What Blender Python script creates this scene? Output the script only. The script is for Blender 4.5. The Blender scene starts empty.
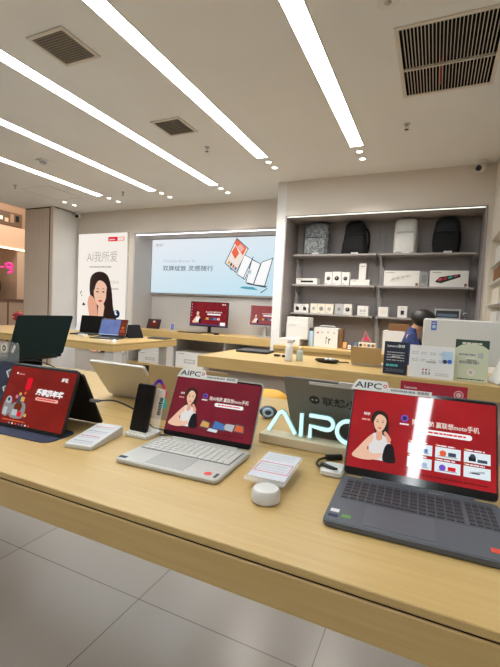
import bpy, bmesh, math, random
from mathutils import Matrix, Vector, Euler
random.seed(7)
PI = math.pi
R = math.radians
S = bpy.context.scene
COL = S.collection

# ------------------------------------------------------------------ materials
def lin(h):
    h = h.lstrip('#')
    v = [int(h[i:i+2], 16) / 255 for i in (0, 2, 4)]
    return tuple(c / 12.92 if c <= .04045 else ((c + .055) / 1.055) ** 2.4 for c in v)

MATS = {}
def mat(name, col='#808080', rough=.5, metal=0., spec=.5, emit=None, es=1., alpha=None, trans=0., coat=0.):
    if name in MATS: return MATS[name]
    m = bpy.data.materials.new(name); m.use_nodes = True
    b = m.node_tree.nodes['Principled BSDF']
    c = lin(col)
    b.inputs['Base Color'].default_value = (*c, 1)
    b.inputs['Roughness'].default_value = rough
    b.inputs['Metallic'].default_value = metal
    b.inputs['Specular IOR Level'].default_value = spec
    b.inputs['Coat Weight'].default_value = coat
    b.inputs['Transmission Weight'].default_value = trans
    if emit:
        b.inputs['Emission Color'].default_value = (*lin(emit), 1)
        b.inputs['Emission Strength'].default_value = es
    if alpha is not None: b.inputs['Alpha'].default_value = alpha
    MATS[name] = m
    return m

def noise_mat(name, c0, c1, scale=(1, 1, 1), nscale=4., detail=4., rough=.5, spec=.5, lo=.35, hi=.65, bump=0., coat=0., metal=0., emit=0., dist=0.):
    m = mat(name, c0, rough, metal, spec, coat=coat)
    nt = m.node_tree; N = nt.nodes; L = nt.links; b = N['Principled BSDF']
    tc = N.new('ShaderNodeTexCoord'); mp = N.new('ShaderNodeMapping'); mp.inputs['Scale'].default_value = scale
    no = N.new('ShaderNodeTexNoise'); no.inputs['Scale'].default_value = nscale; no.inputs['Detail'].default_value = detail
    no.inputs['Distortion'].default_value = dist
    cr = N.new('ShaderNodeValToRGB')
    cr.color_ramp.elements[0].position = lo; cr.color_ramp.elements[0].color = (*lin(c0), 1)
    cr.color_ramp.elements[1].position = hi; cr.color_ramp.elements[1].color = (*lin(c1), 1)
    L.new(tc.outputs['Object'], mp.inputs['Vector']); L.new(mp.outputs['Vector'], no.inputs['Vector'])
    L.new(no.outputs['Fac'], cr.inputs['Fac']); L.new(cr.outputs['Color'], b.inputs['Base Color'])
    if emit:
        for k in list(b.inputs['Base Color'].links): L.remove(k)
        b.inputs['Base Color'].default_value = (.004, .004, .004, 1)
        L.new(cr.outputs['Color'], b.inputs['Emission Color']); b.inputs['Emission Strength'].default_value = emit
    if bump:
        bp = N.new('ShaderNodeBump'); bp.inputs['Strength'].default_value = bump; bp.inputs['Distance'].default_value = .002
        L.new(no.outputs['Fac'], bp.inputs['Height']); L.new(bp.outputs['Normal'], b.inputs['Normal'])
    return m

def lit(name, col, es=1.):          # printed film of a light box, or pixels of a screen that is on
    return mat('lit_' + name, '#050505', .2, emit=col, es=es, spec=.3)

noise_mat('wood', '#c0a26a', '#b6965c', (1.5, 30, 30), 3.2, 5, .36, .45, .25, .78, .03)
mat('wood_edge', '#b08a58', .5)
mat('groove', '#2a1c10', .8)
noise_mat('ceiling_paint', '#e0dfdc', '#dddcd9', (1, 1, 1), 1.5, 2, .9, .2)
noise_mat('wall_paint', '#d9d0c5', '#d5ccc1', (1, 1, 1), 1.7, 2, .85, .25)
noise_mat('wall_white', '#dedcd9', '#dad8d5', (1, 1, 1), 1.7, 2, .8, .25)
noise_mat('bay_grey', '#b9b5b2', '#b4b0ad', (1, 1, 1), 2, 2, .8, .3)
noise_mat('shelf_grey', '#9d9695', '#989190', (1, 1, 6), 3, 3, .7, .3)
mat('shelf_board', '#989391', .5)
noise_mat('column_veneer', '#dccbba', '#d7c6b5', (6, 6, .5), 3, 3, .6, .3)
noise_mat('counter_front', '#a79b8e', '#a2968a', (1, 1, 1), 2, 2, .7, .3)
mat('leg_grey', '#b5b0aa', .5)
mat('white', '#d6d4cf', .5); mat('white_gloss', '#d4d2cd', .25); mat('paper', '#d8d7d3', .7)
mat('white_box', '#d8d5d0', .6); mat('offwhite', '#cfcac2', .6); mat('cream', '#d8cfbd', .6)
mat('black', '#0b0b0c', .45); mat('black_gloss', '#060607', .12); mat('black_matte', '#0c0c0d', .8, spec=.2)
mat('dark_grey', '#2c2d30', .5); mat('grey', '#77777a', .5); mat('light_grey', '#a9a9aa', .5); mat('mid_grey', '#8b8a88', .5)
mat('silver', '#b9b7b1', .4, .25); mat('silver_key', '#c9c7c1', .5); mat('silver_dark', '#a3a19c', .4, .25)
mat('gunmetal', '#54585e', .5, .2); mat('gun_key', '#303338', .5); mat('gun_pad', '#585c62', .42, .2); mat('key_mark', '#a0a3a7', .5)
mat('lid_grey', '#7e7b76', .5, .15); mat('sheet', '#c3c4c6', .6); mat('puck', '#c9c6c0', .3); mat('key_well', '#6f6d69', .6); mat('lid_dark', '#1e3036', .75, .0, .15); mat('lid_white', '#c6c1b6', .45, .1); mat('lid_sand', '#a98e62', .5)
mat('navy', '#252c45', .8); mat('blue', '#2457b8', .5); mat('teal', '#3fb0ac', .5); mat('purple', '#6a35b8', .5); mat('pinkred', '#cf3a58', .5)
mat('red', '#b3122b', .5); mat('orange', '#d98c2a', .5); mat('yellow', '#d99d2c', .6); mat('brown', '#7c5632', .6)
mat('green_dark', '#24402f', .6); mat('pale_green', '#c3c8ac', .6); mat('mint', '#b9c6b8', .3); mat('bluegrey', '#5b7285', .4); mat('paleblue', '#a9c4d8', .4)
mat('pinkpaper', '#d08a98', .6); mat('print_grey', '#8a8a8c', .6); mat('chrome', '#c8c8c8', .2, .9)
mat('skin', '#c99a7d', .55); mat('hair', '#120d0b', .5); noise_mat('shirt', '#26376a', '#1e2d58', (1, 1, 1), 30, 2, .85); mat('trouser', '#1a1b20', .85)
m = mat('acrylic', '#f4f6f6', .06, alpha=.22); mat('acrylic_edge', '#e8eef0', .15, alpha=.6)
noise_mat('camo', '#63676a', '#94989a', (1, 1, .8), 30, 3, .85, .3, .42, .55, .3, dist=1.2)
noise_mat('black_cloth', '#131415', '#1c1d1f', (1, 1, 1), 60, 3, .8, .3, bump=.2)
noise_mat('charcoal_cloth', '#1d1f22', '#292b2e', (1, 1, 1), 60, 3, .75, .3, bump=.2)
noise_mat('white_cloth', '#d6d5d1', '#d0cfcb', (1, 1, 1), 40, 3, .8, .3, bump=.08)
# lights
mat('strip_light', '#ffffff', .5, emit='#f4fbff', es=24.5)
mat('downlight_glow', '#ffffff', .5, emit='#fff1de', es=14)
mat('led_strip', '#ffffff', .5, emit='#eefce6', es=1.5)
mat('led_bay', '#ffffff', .5, emit='#f6f4ff', es=5)
mat('neon', '#20302f', .5, emit='#d2f8f7', es=1.35); mat('neon_edge', '#7cc6c6', .4)
mat('neon_pink', '#401020', .5, emit='#ff2a90', es=1.6)
mat('warm_strip', '#ffffff', .5, emit='#ffdcae', es=3.0)
# screens and light boxes
for n, c in dict(white='#ffffff', cream='#f6eadf', poster='#fbf3e9', red='#e0182c', grey='#8d8a88', soft='#b9b4ae', black='#15131a', hair='#2a1a17', skin='#f3c4a8', skin2='#e9a98c', lip='#d0404a',
                 dress='#e9e4e2', navy='#1c2c52', blush='#f0b3a4', pale='#d9e6ee', taskbar='#5a3a66', orange='#d9683e', blue='#4d79b8', lblue='#a8bde0', purple='#7b54c8', pink='#d86f8c',
                 gold='#d6a85c', silver='#b9bcc4', coral='#f0643c', lavender='#7f92cf', darkred='#5a0c10', teal='#54a6b8', ice='#eaf6fb', slate='#3c4c5c', brown='#6b2a14').items():
    lit(n, c, 1.17); mat('gl_' + n, '#050505', .035, emit=c, es=1.1, spec=.65)     # gl_: pixels under the glossy glass of a laptop screen
def screen_mat(name, c0, c1, es):
    return noise_mat(name, c0, c1, (1, 1, 1), 9, 3, .035, .65, .3, .7, emit=es)
screen_mat('scr_red', '#a80f1c', '#c81a24', .9); screen_mat('scr_red_dimmed', '#6e1024', '#86182e', 1.05); screen_mat('scr_deep', '#7d150f', '#9a1c16', .98)  # second one: advert red darkened in colour for its oblique viewing angle
screen_mat('scr_monitor', '#780c1c', '#8d1424', 1.1); screen_mat('scr_pale', '#a04a4c', '#b05858', .95); screen_mat('scr_blue', '#6c80c0', '#8496d0', .9); screen_mat('scr_tablet', '#5a2a34', '#3a2028', .7)
def gradient_sky():
    m = mat('display_film', '#050505', .4, spec=.2); nt = m.node_tree; N = nt.nodes; L = nt.links; b = N['Principled BSDF']
    tc = N.new('ShaderNodeTexCoord'); sp = N.new('ShaderNodeSeparateXYZ'); cr = N.new('ShaderNodeValToRGB')
    ad = N.new('ShaderNodeMath'); ad.operation = 'MULTIPLY_ADD'; ad.inputs[1].default_value = .6
    L.new(tc.outputs['Generated'], sp.inputs['Vector']); L.new(sp.outputs['Z'], ad.inputs[0])
    ml = N.new('ShaderNodeMath'); ml.operation = 'MULTIPLY'; ml.inputs[1].default_value = -.45; L.new(sp.outputs['X'], ml.inputs[0]); L.new(ml.outputs[0], ad.inputs[2])
    mr = N.new('ShaderNodeMapRange'); mr.inputs['From Min'].default_value = -.45; mr.inputs['From Max'].default_value = .6; L.new(ad.outputs[0], mr.inputs['Value'])
    L.new(mr.outputs[0], cr.inputs['Fac'])
    e = cr.color_ramp.elements; e[0].position = .0; e[0].color = (*lin('#c0e6f4'), 1); e[1].position = 1; e[1].color = (*lin('#eff1f7'), 1)
    L.new(cr.outputs['Color'], b.inputs['Emission Color']); b.inputs['Emission Strength'].default_value = 1.17
    return m
gradient_sky()
def floor_mat():
    m = mat('floor_tile', '#8c8a88', .26, spec=.5); nt = m.node_tree; N = nt.nodes; L = nt.links; b = N['Principled BSDF']
    tc = N.new('ShaderNodeTexCoord'); mp = N.new('ShaderNodeMapping')
    mp.inputs['Location'].default_value = (.33, -1.41, 0)
    br = N.new('ShaderNodeTexBrick'); br.offset = 0; br.inputs['Scale'].default_value = 1
    br.inputs['Brick Width'].default_value = .8; br.inputs['Row Height'].default_value = .8
    br.inputs['Mortar Size'].default_value = .0022; br.inputs['Mortar Smooth'].default_value = .2
    br.inputs['Color1'].default_value = (*lin('#b3aea8'), 1); br.inputs['Color2'].default_value = (*lin('#afaaa4'), 1); br.inputs['Mortar'].default_value = (*lin('#6c6965'), 1)
    L.new(tc.outputs['Object'], mp.inputs['Vector']); L.new(mp.outputs['Vector'], br.inputs['Vector']); L.new(br.outputs['Color'], b.inputs['Base Color'])
floor_mat()

# ------------------------------------------------------------------ mesh builder
_TXT = {}
def text_mesh(s, bold=0., res=2):
    k = (s, bold)
    if k not in _TXT:
        cu = bpy.data.curves.new('tmp', 'FONT'); cu.body = s; cu.size = 1; cu.resolution_u = res; cu.offset = bold
        o = bpy.data.objects.new('tmp', cu)
        me = o.to_mesh()
        v = [(p.co.x, p.co.y) for p in me.vertices]; f = [tuple(p.vertices) for p in me.polygons]
        o.to_mesh_clear(); bpy.data.objects.remove(o); bpy.data.curves.remove(cu)
        _TXT[k] = (v, f)
    return _TXT[k]

class MB:
    def __init__(s): s.v = []; s.f = []; s.m = []; s.sm = []; s.M = Matrix.Identity(4)
    def at(s, M): s.M = M; return s
    def add(s, vs, fs, mt, smooth=False):
        n = len(s.v); s.v += [tuple(s.M @ Vector(p)) for p in vs]
        for f in fs: s.f.append(tuple(i + n for i in f)); s.m.append(mt); s.sm.append(smooth)
        return s
    def box(s, x0, x1, y0, y1, z0, z1, mt, bev=0., seg=2, sides=None):
        if bev <= 0:
            vs = [(x, y, z) for z in (z0, z1) for y in (y0, y1) for x in (x0, x1)]
            fs = [(0, 2, 3, 1), (4, 5, 7, 6), (0, 1, 5, 4), (2, 6, 7, 3), (0, 4, 6, 2), (1, 3, 7, 5)]
            return s.add(vs, fs, mt)
        bm = bmesh.new(); bmesh.ops.create_cube(bm, size=1)
        for v in bm.verts: v.co = Vector(((x0 + x1) / 2 + v.co.x * (x1 - x0), (y0 + y1) / 2 + v.co.y * (y1 - y0), (z0 + z1) / 2 + v.co.z * (z1 - z0)))
        bmesh.ops.bevel(bm, geom=bm.edges[:], offset=bev, segments=seg, profile=.5, affect='EDGES')
        bm.verts.index_update()
        s.add([v.co.copy() for v in bm.verts], [[v.index for v in f.verts] for f in bm.faces], mt, True)
        bm.free(); return s
    def slab(s, w, h, t, r, mt, ch=.0, cx=0., cy=0., n=5):
        """rounded rectangle w x h in local x/z, thick from y=-t/2 to t/2, bottom at z=cy"""
        def ring(i):
            ww, hh, rr = w / 2 - i, h / 2 - i, max(r - i, 1e-5); out = []
            for (sx, sz, a0) in ((1, 1, 0), (-1, 1, 90), (-1, -1, 180), (1, -1, 270)):
                for k in range(n + 1):
                    a = R(a0 + 90 * k / n); out.append((cx + sx * (ww - rr) + rr * math.cos(a), cy + h / 2 + sz * (hh - rr) + rr * math.sin(a)))
            return out
        lay = [(-t / 2, ch), (-t / 2 + ch, 0), (t / 2 - ch, 0), (t / 2, ch)] if ch > 0 else [(-t / 2, 0), (t / 2, 0)]
        rings = [[(x, y, z) for x, z in ring(i)] for y, i in lay]
        return s.rings(rings, mt, True, flip=True)
    def rings(s, rings, mt, caps=True, flip=False, smooth=True, closed=True):
        n = len(rings[0]); vs = [p for r in rings for p in r]; fs = []
        for k in range(len(rings) - 1):
            for i in range(n if closed else n - 1):
                j = (i + 1) % n
                q = (k * n + i, k * n + j, (k + 1) * n + j, (k + 1) * n + i)
                fs.append(q[::-1] if flip else q)
        s.add(vs, fs, mt, smooth)
        if caps:
            a = list(range(n)); b = [(len(rings) - 1) * n + i for i in range(n)]
            base = len(s.v) - len(vs)
            for c in ((a[::-1], b) if not flip else (a, b[::-1])):
                s.f.append(tuple(base + i for i in c)); s.m.append(mt); s.sm.append(False)
        return s
    def lathe(s, prof, mt, c=(0, 0, 0), n=24, caps=True):
        return s.rings([[(c[0] + r * math.cos(2 * PI * i / n), c[1] + r * math.sin(2 * PI * i / n), c[2] + z) for i in range(n)] for r, z in prof], mt, caps)
    def cyl(s, a, b, r, mt, n=16, r2=None):
        a, b = Vector(a), Vector(b); d = (b - a).normalized(); q = d.to_track_quat('Z', 'Y'); r2 = r if r2 is None else r2
        return s.rings([[tuple(p + q @ Vector((rr * math.cos(2 * PI * i / n), rr * math.sin(2 * PI * i / n), 0))) for i in range(n)] for p, rr in ((a, r), (b, r2))], mt)
    def tube(s, pts, r, mt, n=8, smooth=True, sub=6):
        P = [Vector(p) for p in pts]
        if smooth and len(P) > 2:
            Q = []
            for i in range(len(P) - 1):
                p0, p1, p2, p3 = P[max(i - 1, 0)], P[i], P[i + 1], P[min(i + 2, len(P) - 1)]
                for k in range(sub):
                    t = k / sub; Q.append(.5 * ((2 * p1) + (p2 - p0) * t + (2 * p0 - 5 * p1 + 4 * p2 - p3) * t * t + (3 * p1 - p0 - 3 * p2 + p3) * t ** 3))
            Q.append(P[-1]); P = Q
        rings = []; up = Vector((0, 0, 1)); prev = None
        for i, p in enumerate(P):
            d = (P[min(i + 1, len(P) - 1)] - P[max(i - 1, 0)]).normalized()
            if prev is None: x = d.orthogonal().normalized()
            else: x = (prev - d * prev.dot(d)); x = x.normalized() if x.length > 1e-6 else d.orthogonal().normalized()
            prev = x; y = d.cross(x)
            rings.append([tuple(p + (x * math.cos(2 * PI * k / n) + y * math.sin(2 * PI * k / n)) * r) for k in range(n)])
        return s.rings(rings, mt)
    def ell(s, c, rx, ry, rz, mt, n=20, m=12, z0=-1., z1=1.):
        rr = []
        for k in range(m + 1):
            t = z0 + (z1 - z0) * k / m; q = math.asin(max(-1, min(1, t))) if False else t * PI / 2
            rr.append([(c[0] + rx * max(math.cos(q), 1e-4) * math.cos(2 * PI * i / n), c[1] + ry * max(math.cos(q), 1e-4) * math.sin(2 * PI * i / n), c[2] + rz * math.sin(q)) for i in range(n)])
        return s.rings(rr, mt)
    def build(s, name, parent=None, loc=(0, 0, 0), rotz=0., bevel=0.):
        me = bpy.data.meshes.new(name); me.from_pydata(s.v, [], s.f)
        names = []
        for x in s.m:
            if x not in names: names.append(x)
        for x in names: me.materials.append(MATS[x])
        me.polygons.foreach_set('material_index', [names.index(x) for x in s.m])
        me.polygons.foreach_set('use_smooth', s.sm); me.update()
        o = bpy.data.objects.new(name, me); COL.objects.link(o)
        if any(s.sm):
            try: me.set_sharp_from_angle(angle=R(40))
            except Exception: pass
        o.location = loc; o.rotation_euler = (0, 0, rotz)
        if parent: o.parent = parent
        if bevel:
            b = o.modifiers.new('b', 'BEVEL'); b.width = bevel; b.segments = 2; b.limit_method = 'ANGLE'
        return o

class D2:
    """flat printing / pixels on a face: u right, v up, raised layer by layer towards -y of M"""
    def __init__(s, mb, M=Matrix.Identity(4), w=1., h=1., eps=.0003, glass=False): s.glass = glass; s.mb = mb; s.M = M; s.w = w; s.h = h; s.e = eps
    def pick(s, mt): return 'gl_' + mt[4:] if s.glass and mt.startswith('lit_') else mt
    def poly(s, pts, mt, l=1):
        mt = s.pick(mt); old = s.mb.M; s.mb.M = s.M
        s.mb.add([(u * s.w, -l * s.e, v * s.h) for u, v in pts], [tuple(range(len(pts)))], mt); s.mb.M = old
    def rect(s, x0, y0, x1, y1, mt, l=1): s.poly([(x0, y0), (x1, y0), (x1, y1), (x0, y1)], mt, l)
    def smooth(s, P, mt, l=1, sub=5):
        n = len(P); out = []
        for i in range(n):
            p0, p1, p2, p3 = P[i - 1], P[i], P[(i + 1) % n], P[(i + 2) % n]
            for k in range(sub):
                t = k / sub
                out.append(tuple(.5 * (2 * p1[a] + (p2[a] - p0[a]) * t + (2 * p0[a] - 5 * p1[a] + 4 * p2[a] - p3[a]) * t * t + (3 * p1[a] - p0[a] - 3 * p2[a] + p3[a]) * t ** 3) for a in (0, 1)))
        s.poly(out, mt, l)
    def disc(s, u, v, r, mt, l=1, n=24, ry=None):
        ry = ry or r * s.w / s.h
        s.poly([(u + r * math.cos(2 * PI * i / n), v + ry * math.sin(2 * PI * i / n)) for i in range(n)], mt, l)
    def pill(s, x0, y0, x1, y1, mt, l=1):
        ry = (y1 - y0) / 2; rx = ry * s.h / s.w; c = (y0 + y1) / 2
        s.poly([(x1 - rx + rx * math.cos(a), c + ry * math.sin(a)) for a in [R(-90 + 18 * k) for k in range(11)]] + [(x0 + rx - rx * math.cos(a), c - ry * math.sin(a)) for a in [R(-90 + 18 * k) for k in range(11)]], mt, l)
    def text(s, t, u, v, size, mt, l=1, bold=0., slant=0., sx=1., width=None):
        """size = em height as a share of h"""
        vs, fs = text_mesh(t, bold); mt = s.pick(mt)
        em = size * s.h
        if width:
            mx = max(x for x, y in vs); sx = width * s.w / (mx * em)
        old = s.mb.M; s.mb.M = s.M
        s.mb.add([(u * s.w + (x * sx + y * slant) * em, -l * s.e, v * s.h + y * em) for x, y in vs], fs, mt); s.mb.M = old
    def bars(s, x0, y0, x1, y1, rows, mt, l=1, seed=0, fill=.55, words=5):
        rnd = random.Random(seed); dy = (y1 - y0) / rows
        for r in range(rows):
            x = x0; y = y1 - (r + .8) * dy
            while x < x1:
                wd = (x1 - x0) / words * (.4 + rnd.random())
                s.rect(x, y, min(x + wd * .85, x1), y + dy * fill, mt, l); x += wd

# ------------------------------------------------------------------ scene helpers
def thing(name, label, cat, loc=(0, 0, 0), rotz=0., group=None):
    o = bpy.data.objects.new(name, None); COL.objects.link(o); o.empty_display_size = .05
    o.location = loc; o.rotation_euler = (0, 0, rotz)
    return tag(o, label, cat, group)
def tag(o, label, cat, group=None, kind=None):
    o['label'] = label; o['category'] = cat
    if group: o['group'] = group
    if kind: o['kind'] = kind
    return o
def struct(o, label=None, cat=None):
    o['kind'] = 'structure'
    if label: o['label'] = label
    if cat: o['category'] = cat
    return o
def dup(root, loc, label, rotz=None, group=None):
    r = root.copy(); COL.objects.link(r); r.location = loc; r['label'] = label
    if rotz is not None: r.rotation_euler = (0, 0, rotz)
    if group: r['group'] = group
    for ch in list(root.children):
        c = ch.copy(); COL.objects.link(c); c.parent = r
        for g in list(ch.children):
            d = g.copy(); COL.objects.link(d); d.parent = c
    return r
def T(x=0, y=0, z=0): return Matrix.Translation((x, y, z))
def RX(a): return Matrix.Rotation(R(a), 4, 'X')
def RY(a): return Matrix.Rotation(R(a), 4, 'Y')
def RZ(a): return Matrix.Rotation(R(a), 4, 'Z')

# ------------------------------------------------------------------ the room
CZ = 3.05
def quad(name, x0, x1, y0, y1, z0, z1, mt):
    return struct(MB().box(x0, x1, y0, y1, z0, z1, mt).build(name))
quad('floor', -17, 5, -5, 13, -.06, 0, 'floor_tile')
# ceiling with an opening for the return-air grille
mb = MB()
mat('vent_frame', '#cfc6ba', .6)
vx0, vx1, vy0, vy1 = -.33, .255, 2.612, 3.42
for a in ((-7.25, vx0, -5, 6.5), (vx1, 5, -5, 6.5), (vx0, vx1, -5, vy0), (vx0, vx1, vy1, 6.5)):
    mb.box(a[0], a[1], a[2], a[3], CZ, CZ + .2, 'ceiling_paint')
mb.box(vx0 - .02, vx1 + .02, vy0 - .02, vy1 + .02, CZ + .2, CZ + .24, 'black_matte')
struct(mb.build('ceiling'))
# display wall with the bay
mb = MB()
mb.box(-6.6, -5.05, 5.84, 6.46, 0, CZ, 'wall_paint'); mb.box(-5.05, -2.02, 5.84, 6.46, 2.606, CZ, 'wall_paint')
mb.box(-5.05, -2.02, 6.37, 6.46, 0, 2.606, 'wall_paint')
struct(mb.build('wall_back'))
mb = MB()
mb.box(-5.05, -5.035, 5.845, 6.36, 0, 2.605, 'bay_grey'); mb.box(-5.05, -2.02, 6.36, 6.37, 0, 2.605, 'bay_grey'); mb.box(-5.035, -2.02, 5.845, 6.36, 2.595, 2.606, 'bay_grey')
struct(mb.build('wall_bay_lining'))
mb = MB(); mb.box(-5.062, -5.03, 5.825, 5.842, 0, 2.62, 'bay_grey'); mb.box(-5.03, -2.02, 5.825, 5.842, 2.588, 2.62, 'bay_grey')
struct(mb.build('trim_1'))
# shelf wall
mb = MB()
mb.box(-2.02, -1.895, 5.12, 6.46, 0, CZ, 'wall_white'); mb.box(-1.895, .45, 5.12, 6.46, 2.60, CZ, 'wall_paint'); mb.box(.45, .62, 5.12, 6.46, 0, CZ, 'wall_paint')
mb.box(-1.895, .45, 5.66, 6.46, 0, 2.60, 'wall_paint')
struct(mb.build('wall_shelf'))
# right-hand wall with a shallow niche
mb = MB()
mb.box(.5, .62, 3.96, 5.12, 2.20, CZ, 'wall_paint'); mb.box(.5, .62, 3.96, 5.12, 0, .85, 'wall_paint'); mb.box(.5, .62, 5.07, 5.12, .85, 2.20, 'cream')
mb.box(.62, .75, 3.96, 5.12, 0, CZ, 'wall_white'); mb.box(.62, 5, 3.96, 4.1, 0, CZ, 'wall_paint')
struct(mb.build('wall_right'))
quad('wall_front', -7.25, 5, -5.1, -5, 0, CZ, 'wall_paint')
quad('wall_side', 5, 5.1, -5, 4.1, 0, CZ, 'wall_paint')
# left return wall and veneered column at the shop front
quad('wall_left', -6.53, -6.47, 5.292, 5.84, 0, CZ, 'wall_white')
mb = MB()
mb.box(-7.25, -6.555, 5.285, 6.2, 0, 3.03, 'column_veneer')
mb.box(-6.575, -6.545, 5.276, 5.6, 0, 3.05, 'groove'); mb.box(-6.545, -6.47, 5.272, 5.29, 0, 3.05, 'column_veneer')  # flush dark strip: the shade of the gap is put into its colour
mb.box(-7.25, -6.47, 5.30, 5.9, 3.03, 3.05, 'black_matte')
struct(mb.build('column'), 'beige veneered column with a dark strip as its shadow gap at the shop front', 'column')

# ------------------------------------------------------------------ ceiling fittings
def ceiling_strip(x, y0, y1, label, first=[None]):
    t = thing('ceiling_light', label, 'ceiling light', (x, y1, CZ), 0, 'long strip lights in the ceiling')
    L = y1 - y0
    MB().box(-.062, .062, -L + .006, -.006, -.004, .0, 'strip_light').build('diffuser', t)
    mb = MB()
    for a in ((-.068, -.062, -L, 0), (.062, .068, -L, 0), (-.062, .062, -.006, 0), (-.062, .062, -L, -L + .006)): mb.box(a[0], a[1], a[2], a[3], -.006, 0, 'white')
    mb.build('frame', t)
ceiling_strip(-.84, -1.0, 4.24, 'bright strip light nearest the big slatted air grille')
ceiling_strip(-1.885, -1.0, 4.245, 'long strip light between the two small ceiling grilles and the rightmost strip')
ceiling_strip(-2.925, -1.0, 4.975, 'long strip light running just left of the two small ceiling grilles')
ceiling_strip(-3.98, -1.0, 4.965, 'thin looking strip light beside the square smoke detector, second from the left')
ceiling_strip(-5.025, -1.0, 4.955, 'leftmost and shortest looking strip light above the shop front')
ceiling_strip(.165, -4.2, -.3, 'strip light reflected as a white band in the dark grey laptop screen')
ceiling_strip(1.25, 1.5, 3.9, 'added unseen strip light beyond the big slatted grille over the cash counter end')  # added out of view to brighten the right end of the counter
ceiling_strip(2.4, -4.2, 2.0, 'added unseen strip light over the near side of the shop floor')  # out-of-view strip, added only for the light it gives
def downlight(x, y, label):
    t = thing('downlight', label, 'downlight', (x, y, CZ), 0, 'small round downlights at the ends of the strips')
    MB().lathe([(.03, -.003), (.0295, -.001)], 'downlight_glow', n=20).build('lens', t)
    sl = bpy.data.lights.new('downlight_lamp', 'SPOT'); sl.energy = 8 if x < -5.5 else (30 if x < -3 else 110); sl.spot_size = R(120); sl.spot_blend = 1; sl.shadow_soft_size = .03; sl.color = (1, .93, .84); so = bpy.data.objects.new('downlight_lamp', sl); COL.objects.link(so); so.parent = t; so.location = (0, 0, -.01)
    MB().rings([[(r * math.cos(2 * PI * i / 24), r * math.sin(2 * PI * i / 24), z) for i in range(24)] for r, z in ((.03, -.001), (.031, -.004), (.041, -.004), (.043, 0))], 'white', caps=False).build('ring', t)
    return t
names = [('the strip by the big slatted grille', -.84, 4.39, 4.60), ('the second strip from the big slatted grille', -1.87, 4.39, 4.58), ('the middle strip light', -2.91, 5.14, 5.35),
         ('the second strip from the left', -3.93, 5.11, 5.325), ('the leftmost strip light', -4.99, 5.115, 5.33)]
for nm, x, ya, yb in names:
    downlight(x, ya, 'small round downlight close to the end of ' + nm)
    downlight(x, yb, 'small round downlight further from the end of ' + nm)
downlight(-6.0, 5.11, 'small round downlight above the wall camera, left one of a pair without a strip')
downlight(-6.0, 5.32, 'small round downlight above the wall camera, right one of a pair without a strip')
# return-air grille
t = thing('air_grille', 'large black ceiling grille with white slats and a red pipe behind them', 'air grille', (0, 0, CZ))
mb = MB(); w = .014
for a in ((vx0 - .012, vx0 + w, vy0 - .012, vy1 + .012), (vx1 - w, vx1 + .012, vy0 - .012, vy1 + .012), (vx0 + w, vx1 - w, vy0 - .012, vy0 + w), (vx0 + w, vx1 - w, vy1 - w, vy1 + .012)):
    mb.box(a[0], a[1], a[2], a[3], -.006, .0, 'vent_frame')
mb.build('frame', t)
mb = MB(); n = 27
for i in range(1, n): 
    x = vx0 + w + (vx1 - vx0 - 2 * w) * i / n; mb.box(x - .0022, x + .0022, vy0 + .005, vy1 - .005, -.004, .010, 'vent_frame')
mb.build('slats', t)
MB().box(vx0 + w, vx1 - w, 3.065, 3.075, -.006, .012, 'vent_frame').build('crossbar', t)
MB().cyl((-.085, 3.09, .05), (-.085, 3.41, .05), .009, 'red').build('red_pipe', t)
mb = MB().box(vx0, vx1, vy0, vy1, .19, .199, 'black_matte'); q = .004
for a in ((vx0, vx0 + q, vy0, vy1), (vx1 - q, vx1, vy0, vy1), (vx0 + q, vx1 - q, vy0, vy0 + q), (vx0 + q, vx1 - q, vy1 - q, vy1)): mb.box(a[0], a[1], a[2], a[3], .0, .19, 'black_matte')
mb.build('duct', t)
# small grilles
def small_grille(x0, x1, y0, y1, label, fine):
    t = thing('ceiling_vent', label, 'ceiling vent', ((x0 + x1) / 2, (y0 + y1) / 2, CZ), 0, 'small square ceiling grilles'); a = (x1 - x0) / 2
    MB().box(-a, a, -a, a, -.003, 0, 'duct_brown').build('backing', t)
    mb = MB()
    for (p, q, r_, s_) in ((-a - .02, -a + .004, -a - .02, a + .02), (a - .004, a + .02, -a - .02, a + .02), (-a, a, -a - .02, -a + .004), (-a, a, a - .004, a + .02)): mb.box(p, q, r_, s_, -.01, 0, 'vent_frame')
    mb.build('frame', t)
    mb = MB(); n = 14 if fine else 12
    for i in range(1, n):
        q = -a + 2 * a * i / n; mb.box(-a, a, q - .0022, q + .0022, -.008, -.002, 'vent_slat')
        if fine: mb.box(q - .0022, q + .0022, -a, a, -.007, -.002, 'vent_slat')
    mb.build('grid', t)
mat('duct_brown', '#3a332b', .9); mat('vent_slat', '#93887a', .6)
small_grille(-2.555, -2.268, 1.88, 2.168, 'square egg crate ceiling grille near the top left corner', True)
small_grille(-2.537, -2.252, 3.13, 3.42, 'dark square slatted ceiling grille, farther one by the middle strips', False)
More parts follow.
